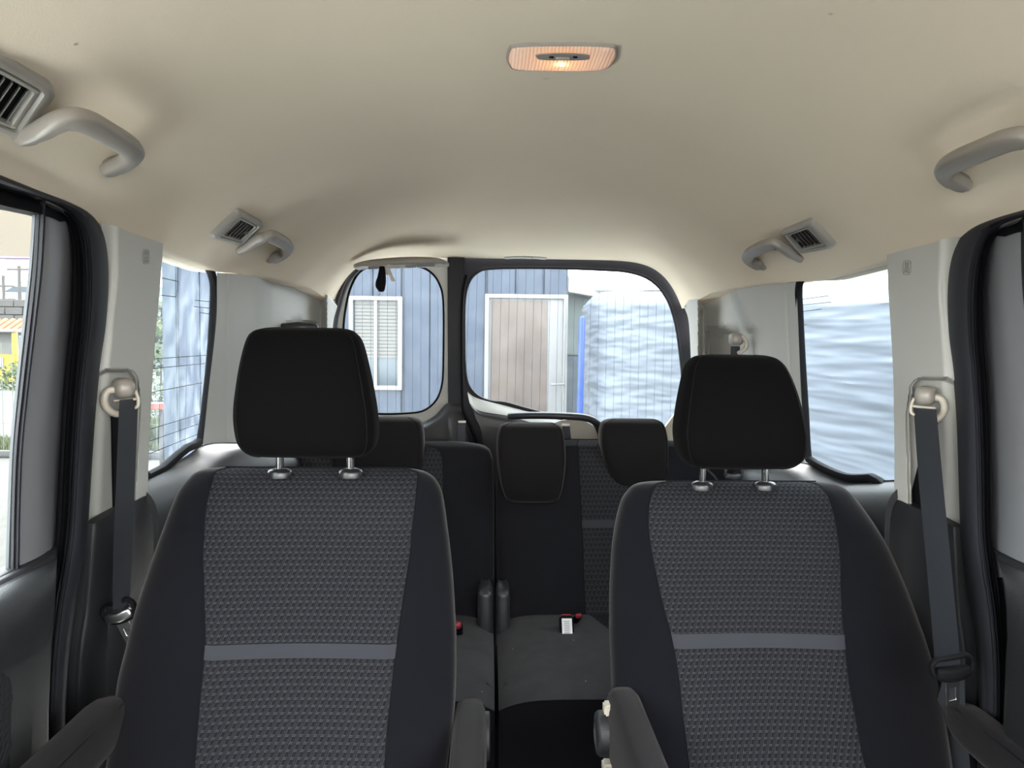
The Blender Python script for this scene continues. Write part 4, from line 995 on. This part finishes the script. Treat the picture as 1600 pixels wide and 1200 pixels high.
M_bluep = mat('bright_blue_plastic', (0.0096, 0.0400, 0.2400), .4)
M_conc = mat('weathered_concrete', (0.0616, 0.0588, 0.0560), .9, var=.3, vscale=3)
M_tile = mat('orange_roof_tile', (0.2240, 0.0680, 0.0240), .7, var=.25, vscale=4)
M_yel = mat('yellow_paint', (0.3200, 0.2000, 0.0096), .45)
M_wire = mat('fence_wire', (.10, .12, .10), .6)
M_leaf = mat('leaf', (0.0384, 0.0624, 0.0144), .7, var=.5, vscale=6)
M_red2 = mat('red_bench_paint', (0.2800, 0.0400, 0.0200), .5)
M_buff = mat('buff_awning', (0.1360, 0.1120, 0.0840), .8, var=.08, vscale=2)
M_pale = mat('pale_wall', (0.1200, 0.1240, 0.1240), .8, var=.1)
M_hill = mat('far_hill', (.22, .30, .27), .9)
# ground with gentle lumps
G = []
for i in range(60):
    y = -25+ (i/59)**1.5*150
    G.append([V((x, y, GZ-.02+.015*math.sin(x*3.1+y*1.7))) for x in [-90+180*j/60 for j in range(61)]])
grid('ground', G, M_gravel, kind='structure')

M_bounce = mat('bounce_slab', (.62, .60, .56), .85, var=.08, vscale=2)
box('ground', (-4.6, -7, GZ-.05), (1.7, 5.2, GZ+.03), M_bounce, kind='structure')  # unseen pale slab, added to bounce light up onto the ceiling
# ---- blue site office behind the van
YB = 6.2
xl, xr_ = PY(268, 560, YB).x, PY(889, 560, YB).x
ob = empty('site_office', (-1, YB, GZ), label='blue prefabricated office with white framed window and door, behind the van', cat='building')
box('core', (xl+.02, YB+.03, GZ), (xr_-.02, YB+2.6, 2.3), M_blue, ob)
wx0, wx1 = PY(546, 540, YB).x, PY(629, 540, YB).x; wz0, wz1 = PY(590, 609, YB).z, PY(590, 463, YB).z
dx0, dx1 = PY(757, 540, YB).x, PY(886, 540, YB).x; dz1 = PY(820, 460, YB).z
# cladding boards, one by one, broken around the openings
bw = .232; x = xl; i = 0
while x < xr_-.01:
    x1 = min(x+bw, xr_)-.007
    def bd(a, b, z0, z1):
        if b-a > .02 and z1-z0 > .03: box('cladding_board', (a, YB, z0), (b, YB+.03, z1), M_blue, ob, bevel=.004, seg=1)
    segs = [(GZ, 2.15)]
    if x1 > wx0 and x < wx1:
        bd(x, min(x1, max(x, wx0)), GZ, 2.15); bd(max(x, min(x1, wx1)), x1, GZ, 2.15)
        a, b = max(x, wx0), min(x1, wx1); bd(a, b, GZ, wz0); bd(a, b, wz1, 2.15)
    elif x1 > dx0 and x < dx1:
        bd(x, min(x1, max(x, dx0)), GZ, 2.15); bd(max(x, min(x1, dx1)), x1, GZ, 2.15)
        a, b = max(x, dx0), min(x1, dx1); bd(a, b, dz1, 2.15)
    else: bd(x, x1, GZ, 2.15)
    x += bw; i += 1
box('fascia', (xl-.05, YB-.10, 2.12), (xr_+.04, YB+2.7, 2.34), M_blue2, ob, bevel=.01)
box('corner_post', (xl-.06, YB-.03, GZ), (xl+.06, YB+.06, 2.15), M_blue2, ob, bevel=.01)
def frame(nm, x0, x1, z0, z1, y, t, mt, root, d=.05, bottom=True):
    fo = [V((x0, y, z0)), V((x1, y, z0)), V((x1, y, z1)), V((x0, y, z1))]; fi = [V((x0+t, y, z0+t)), V((x1-t, y, z0+t)), V((x1-t, y, z1-t)), V((x0+t, y, z1-t))]
    return poly(nm, fo, [fi], mt, root, thick=(0, d, 0), bevel=.004)
wf = frame('window_frame', wx0, wx1, wz0, wz1, YB-.04, .035, M_wframe, ob)
box('mullion', ((wx0+wx1)/2-.012, YB-.03, wz0), ((wx0+wx1)/2+.012, YB, wz1), M_wframe, wf)
M_wg = mat('pale_office_glass', (0.0560, 0.0728, 0.0840), .08, var=.3, vscale=2)
box('pane', (wx0+.03, YB+.012, wz0+.03), (wx1-.03, YB+.018, wz1-.03), M_wg, wf)
nb = 16; zb0, zb1 = PY(590, 557, YB).z, PY(590, 474, YB).z
for i in range(nb):
    z = zb0+(zb1-zb0)*i/(nb-1)
    box('blind_slat', (wx0+.045, YB-.004, z-.0085), (wx1-.045, YB+.004, z+.0085), M_blind, wf)
frame('door_frame', dx0, dx1, GZ, dz1, YB-.04, .035, M_wframe, ob)
sx0 = PY(855, 560, YB).x
do = box('door', (dx0+.035, YB-.01, GZ+.04), (dx1-.035, YB+.02, dz1-.035), M_wframe, ob, bevel=.005)
box('door_glass', (dx0+.05, YB-.016, GZ+.35), (sx0, YB-.008, dz1-.05), M_dglass, do, bevel=.003)
zh = PY(878, 600, YB).z; xh = PY(880, 600, YB).x
box('lock_plate', (xh-.014, YB-.03, zh-.07), (xh+.014, YB-.008, zh+.07), M_wframe, do, bevel=.004)
sweep('door_handle', [V((xh, YB-.05, zh)), V((xh-.04, YB-.06, zh)), V((xh-.10, YB-.06, zh-.003))], (.009, .009), M_wframe, do, seg=10)

# ---- narrow pieces between the office and the sheeting
def P_(a, b, Y): return PY(a, b, Y)
g = empty('storage_shed', tuple(P_(897, 700, 7.4)), label='pale green shed seen as a narrow strip between office door and bright blue post', cat='shed')
a, b = P_(886, 452, 7.4), P_(960, 640, 7.4)
M_pg = mat('pale_green_metal', (0.0896, 0.1064, 0.0952), .6); M_dg = mat('slate_metal', (0.0392, 0.0504, 0.0616), .6)
zz = P_(897, 555, 7.4).z
box('upper_wall', (a.x, 7.4, zz), (b.x, 8.2, a.z), M_pg, g, bevel=.01); box('lower_wall', (a.x, 7.38, GZ), (b.x, 8.2, zz-.01), M_dg, g, bevel=.01)
r_ = [P_(888, 430, 7.2), P_(896, 434, 7.2), P_(912, 446, 7.2), P_(935, 458, 7.2), P_(935, 464, 7.2), P_(888, 456, 7.2)]
poly('gable_roof', r_, [], M_cream, g, thick=(0, .9, 0), bevel=.005)
a, b = P_(904, 498, 5.3), P_(912, 560, 5.3)
bp_ = empty('blue_post', (a.x, 5.3, GZ), label='bright blue plastic post standing at the edge of the white sheeting', cat='post')
sweep('post', [V(((a.x+b.x)/2, 5.3, GZ)), V(((a.x+b.x)/2, 5.3, .8)), V(((a.x+b.x)/2+.005, 5.3, a.z))], (.022, .02), M_bluep, bp_, up=(0, 1, 0), n=4, seg=12)
box('foot', (a.x-.06, 5.22, GZ), (b.x+.10, 5.38, GZ+.35), M_bluep, bp_, bevel=.02)

# ---- load covered in wrinkled white sheeting beside and behind the van
shp = [(.68, 6.1), (.64, 5.55), (.75, 5.22), (1.05, 5.05), (1.45, 4.85), (1.75, 4.4), (1.90, 3.6), (1.95, 2.6), (1.98, 1.6), (2.0, .6), (2.02, -.4)]
base = crs([V((x, y, 0)) for x, y in shp], 24)
from mathutils import noise
G = []
NR = 230
ztop = lambda p: 1.51+.035*math.sin(p.y*1.3)-.05*sstep(5.2, 6.5, p.y)+.05*sstep(4.6, 3.4, p.y)*0
for i in range(NR):
    t = i/(NR-1); row = []
    for j, p in enumerate(base):
        q = base[min(j+1, len(base)-1)]-base[max(j-1, 0)]; n = V((-q.y, q.x, 0)).normalized()   # away from the van
        z = GZ+.02+(ztop(p)-GZ)*min(1, t/.9)
        s_ = sum((base[k+1]-base[k]).length for k in ()) if False else j*.045
        wr = .014*noise.noise(V((s_*1.0, z*13+s_*.5, 1.7)))+.011*noise.noise(V((s_*2.0, z*27-s_*.9, 4.1)))+.006*noise.noise(V((s_*3.0, z*55+s_*.9, 7.1)))+.05*noise.noise(V((s_*.7, z*1.6, 9)))
        top = sstep(.82, 1, t)
        row.append(V((p.x, p.y, z+.05*top))-n*(wr)+n*(1.0*max(0, (t-.86)/.14)**1.6)*.9)
    G.append(row)
o = grid('sheeted_load', G, M_sheet)
o.data.polygons.foreach_set('use_smooth', [True]*len(o.data.polygons))
tag(o, 'large load wrapped in wrinkled white plastic sheeting along the right side of the van', 'sheeting')

# ---- left-hand view: fence, road, stone wall, tiled roof, yellow machine
def PG(px, py): return PZ(px, py, GZ)
fn = empty('wire_fence', tuple(PG(10, 712)), label='thin green wire mesh fence on a kerb beyond the gravel yard', cat='fence')
y0 = PG(20, 712).y
xs_ = [PG(20, 712).x-6+.14*i for i in range(80)]
vs, fs = [], []
def bar(p, q, r=.005):
    t = (q-p).normalized(); a = t.orthogonal().normalized()*r; b = t.cross(a).normalized()*r; i = len(vs)
    vs.extend([p+a, p+b, p-a, p-b, q+a, q+b, q-a, q-b])
    for k in range(4): fs.append((i+k, i+(k+1) % 4, i+4+(k+1) % 4, i+4+k))
for x in xs_: bar(V((x, y0, GZ)), V((x, y0, 1.12)))
for z in (-.38, .0, .4, .75, 1.1): bar(V((xs_[0], y0, z)), V((xs_[-1], y0, z)), .004)
mk('wire_mesh', vs, fs, M_wire, fn, smooth=False, kind='stuff')
for x in (xs_[0]+.1, xs_[0]+2.6, xs_[0]+5.1+.1, xs_[0]+8.4): tube('fence_post', [V((x, y0+.02, GZ)), V((x, y0+.02, 1.2))], .02, M_wire, fn, seg=8)
tag(box('kerb', (xs_[0]-6, y0-.15, GZ), (xs_[-1], y0, GZ+.08), M_conc, bevel=.02), 'low pale concrete kerb along the foot of the wire fence', 'kerb')
tag(box('roadway', (-60, y0+1.6, GZ-.01), (PG(262, 690).x-.5, 28, GZ+.02), M_asph), kind='structure')
# grass strip: real blades
vs, fs = [], []
rnd = random.Random(7)
def tuft(x, y, h):
    for _ in range(5):
        a = rnd.random()*6.28; i = len(vs); dx, dy = math.cos(a), math.sin(a); b = V((x+rnd.uniform(-.05, .05), y+rnd.uniform(-.05, .05), GZ))
        vs.extend([b+V((-dy*.012, dx*.012, 0)), b+V((dy*.012, -dx*.012, 0)), b+V((dx*h*.4, dy*h*.4, h))]); fs.append((i, i+1, i+2))
for _ in range(2600): tuft(rnd.uniform(xs_[0], xs_[-1]), rnd.uniform(y0+.1, y0+1.5), rnd.uniform(.06, .16))
tag(mk('grass', vs, fs, M_grass, smooth=False), 'strip of short yellow-green grass behind the wire fence', 'grass', kind='stuff')
vs, fs = [], []
p = PG(250, 690)
for _ in range(1800): tuft(rnd.uniform(p.x-1.2, xl-.2), rnd.uniform(p.y-.5, p.y+.9), rnd.uniform(.15, .45))
tag(mk('weeds', vs, fs, M_grass, smooth=False), 'tall bright weeds growing by the corner of the blue office', 'weeds', kind='stuff')
def bush(name, c, r, label, n=900, seed=1):
    rn = random.Random(seed); vs, fs = [], []
    for _ in range(n):
        d = V((rn.gauss(0, 1), rn.gauss(0, 1), rn.gauss(0, 1))).normalized()*rn.uniform(.55, 1); d = V((d.x*r[0], d.y*r[1], abs(d.z)*r[2]))
        q = V(c)+d; a = V((rn.gauss(0, 1), rn.gauss(0, 1), rn.gauss(0, 1))).normalized(); b = a.orthogonal().normalized(); s_ = rn.uniform(.04, .09); i = len(vs)
        vs.extend([q-a*s_, q+b*s_*.5, q+a*s_, q-b*s_*.5]); fs.append((i, i+1, i+2, i+3))
    root = empty(name, c, label=label, cat='bush')
    mk('foliage', vs, fs, M_leaf, root, smooth=False, kind='stuff')
    for k in range(3): tube('stem', [V(c), V(c)+V(((k-1)*r[0]*.4, 0, r[2]*.7))], .02, M_conc, root, seg=6)
p = PY(252, 600, 13.7); bush('bush', (p.x, 13.7, GZ), (1.3, 1.0, 2.3), 'leafy green bush glimpsed through the streaked quarter window', 1600, 3)
p = PY(22, 590, 24.5); bush('bush', (PY(31, 575, 24).x, 24, GZ), (.7, .7, 1.0), 'small green bush just right of the yellow machine', 500, 5)
# red bench rail
a, b = PY(236, 634, 8.2), PY(268, 634, 8.2)
rbn = empty('bench', (a.x, 8.2, GZ), label='red painted bench standing before the green bush by the office corner', cat='bench')
box('seat_rail', (a.x-.6, 8.1, a.z-.035), (xl-.05, 8.3, a.z+.03), M_red2, rbn, bevel=.01)
for x in (a.x-.5, a.x+.1): box('leg', (x, 8.15, GZ), (x+.05, 8.25, a.z-.03), M_conc, rbn, bevel=.005)
# yellow machine
ym = empty('yellow_machine', tuple(PY(8, 596, 27)), label='yellow vending kiosk with white panel across the road, beyond the wire fence', cat='kiosk')
x0, x1 = PY(-30, 560, 27).x, PY(25, 560, 27).x; z0, z1 = GZ, PY(10, 554, 27).z; z2 = PY(10, 519, 27).z
box('cabinet', (x0, 27, z0+.05), (x1, 28, z1), M_yel, ym, bevel=.03)
box('corner_post', (x1-.14, 27, z1), (x1, 27.14, z2), M_yel, ym, bevel=.01)
box('corner_post', (x0, 27, z1), (x0+.14, 27.14, z2), M_yel, ym, bevel=.01)
box('roof', (x0-.1, 26.9, z2), (x1+.05, 28.1, z2+.12), M_wframe, ym, bevel=.03)
box('panel', (PY(-4, 560, 27).x, 26.96, PY(0, 574, 27).z), (PY(6, 560, 27).x, 27.0, PY(0, 558, 27).z), M_wframe, ym, bevel=.01)
box('display', (PY(-30, 560, 27).x+.2, 27.5, z1), (x1-.25, 27.6, z1+.9), M_pale, ym)
# flower bed of pinkish shrubs and a pale parked car beyond
pk = mat('pink_blossom', (.5, .24, .22), .8, var=.5, vscale=5); M_leaf_old = M_leaf; M_leaf = pk
bush('flowering_shrub', (PY(33, 560, 34).x, 34, GZ), (1.9, .6, 1.15), 'pinkish flowering shrub behind the green bush across the road', 1500, 8); M_leaf = M_leaf_old
cp = PY(34, 530, 38)
car = empty('parked_car', (cp.x, 38, GZ), label='pale grey car parked below the orange tiled roof', cat='car')
prof = [(-2.0, .3), (-2.0, .75), (-1.5, .95), (-.9, 1.45), (.6, 1.5), (1.3, 1.0), (2.0, .9), (2.05, .3)]
poly('body', [V((cp.x+x, 38, GZ+z+.25)) for x, z in prof], [], M_pale, car, thick=(0, 1.5, 0), bevel=.06)
poly('side_window', [V((cp.x+x, 37.985, GZ+z+.25)) for x, z in [(-1.2, 1.0), (-.8, 1.36), (.5, 1.4), (1.0, 1.0)]], [], M_wg, car, thick=(0, .02, 0))
for x in (-1.3, 1.3):
    g = [[V((cp.x+x+.32*k*math.cos(t*math.pi/10), 38+d, GZ+.34+.32*k*math.sin(t*math.pi/10))) for t in range(20)] for k, d in ((1, .2), (1, -.03), (.6, -.04), (.1, -.03))]
    grid('wheel', g, M_blk, car, closed=True, caps=True)
# orange tiled roof, tiles in rows of half-round ridges
tr = empty('tiled_roof', tuple(PY(20, 510, 44)), label='orange tiled roof over a long low building beyond the road', cat='roof')
za, zb = PY(20, 519, 43).z, PY(20, 500, 44.6).z
xx0, xx1 = PY(-60, 510, 44).x, PY(262, 510, 44).x; n = 0; x = xx0
tl_me = None
while x < xx1 and n < 190:
    if tl_me is None:
        g = [[V((.16*math.cos(math.pi*k/6), y, z+.11*math.sin(math.pi*k/6))) for k in range(7)] for y, z in ((43, za), (44.6, zb))]
        o = grid('roof_tile', g, M_tile, tr, thick=(0, 0, -.03)); tl_me = o.data; o.location.x = x
    else:
        o = bpy.data.objects.new('roof_tile', tl_me); COL.objects.link(o); o.parent = tr; o.matrix_parent_inverse = Matrix.Translation(-V(tr.location)); o.location.x = x
    x += .42; n += 1
mk('roof_deck', [(xx0, 43, za-.03), (xx1, 43, za-.03), (xx1, 44.6, zb-.03), (xx0, 44.6, zb-.03), (xx0, 43, za-.2), (xx1, 43, za-.2), (xx1, 44.6, za-.2), (xx0, 44.6, za-.2)], [(0, 1, 2, 3), (7, 6, 5, 4), (0, 4, 5, 1), (1, 5, 6, 2), (2, 6, 7, 3), (3, 7, 4, 0)], M_seal, tr, smooth=False)
box('wall', (xx0, 43.4, GZ), (xx1, 44.4, za-.2), M_pale, tr)
# stone block wall
sw = empty('block_wall', tuple(PY(20, 490, 52)), label='high grey concrete block wall rising behind the orange tiled roof', cat='wall')
zt = PY(20, 467, 52).z; x0, x1 = PY(-60, 480, 52).x, PY(263, 480, 52).x
box('core', (x0, 52.2, GZ), (x1, 52.8, zt-.1), M_seal, sw)
bm_ = None; bh = .52; bl__ = 1.15; r = 0; cnt = 0
z = zt-bh
while z > zt-3.2:
    x = x0-(r % 2)*bl__/2
    while x < x1 and cnt < 290:
        if bm_ is None: o = box('block', (0, 52, 0), (bl__-.05, 52.25, bh-.05), M_conc, sw, bevel=.03, seg=1); bm_ = o.data
        else: o = bpy.data.objects.new('block', bm_); COL.objects.link(o); o.parent = sw; o.matrix_parent_inverse = Matrix.Translation(-V(sw.location))
        o.location = (x, rnd.uniform(-.04, .04), z); x += bl__; cnt += 1
    z -= bh; r += 1
# utility poles with guys
def pole(px, top, Y, label, cross):
    b = PY(px, 470, Y); t = PY(px-1, top, Y)
    root = empty('utility_pole', (b.x, Y, GZ), label=label, cat='utility pole', group='utility poles on the horizon')
    tube('mast', [V((b.x, Y, GZ)), V((b.x, Y, t.z))], .13, M_conc, root, seg=8)
    for dz in cross: box('crossarm', (b.x-.9, Y-.08, t.z-dz-.08), (b.x+.9, Y+.08, t.z-dz+.08), M_conc, root)
    return root, t
r_, t = pole(31, 415, 60, 'taller thin mast with guy wires above the block wall', (.3,))
for dx in (-4.5, 3.5): tube('guy_wire', [V((t.x, 60, t.z-4)), V((t.x+dx, 60, 2.8))], .05, M_conc, r_, seg=5)
pole(6, 430, 64, 'shorter utility pole with crossarm at the picture edge above the block wall', (.9, 2.0))
# distant hill and pale buildings
hp = [(-200, 0), (-120, 1), (-92, 1.5), (-77, 3), (-71, 8), (-60, 10), (-45, 8), (-25, 3)]
pts = crs([V((x, 120, z)) for x, z in hp], 5); 
poly('distant_hill', pts+[V((-25, 120, GZ)), V((-220, 120, GZ))], [], M_hill, None, thick=(6, 40, 0), kind='structure')
ho = empty('far_house', tuple(PY(28, 465, 80)), label='low white house with a pale blue roof on the horizon beside the masts', cat='building')
a, b = PY(12, 467, 80), PY(60, 457, 80)
box('wall', (a.x, 80, GZ), (b.x, 84, b.z), M_wframe, ho); poly('roof', [V((a.x-.5, 80, b.z)), V((b.x+.5, 80, b.z)), V((b.x-.6, 80, b.z+.6)), V((a.x+.6, 80, b.z+.6))], [], M_blue2, ho, thick=(0, 4, 0))
# buff awning over the yard on posts
aw = empty('awning', (PY(40, 380, 9).x, 9, GZ), label='buff canvas awning stretched above the yard outside the sliding door', cat='awning')
x0, x1 = PY(-90, 400, 9).x, PY(150, 400, 9).x; z0 = PY(40, 403, 9).z
sag = [[V((x0+(x1-x0)*i/8, 9-.0*j, z0+1.35*j/5-.02*math.sin(math.pi*i/8)*(j == 0))) for i in range(9)] for j in range(6)]
grid('canvas', sag, M_buff, aw, thick=(0, .01, 0))
tube('hem_pole', [V((x0, 8.99, z0)), V((x1, 8.99, z0))], .012, mat('mauve_pole', (.25, .18, .32), .5), aw, seg=8)
for x in (x0+.05, x1-.05): tube('post', [V((x, 9.05, GZ)), V((x, 9.05, z0+1.35))], .03, M_conc, aw, seg=10)
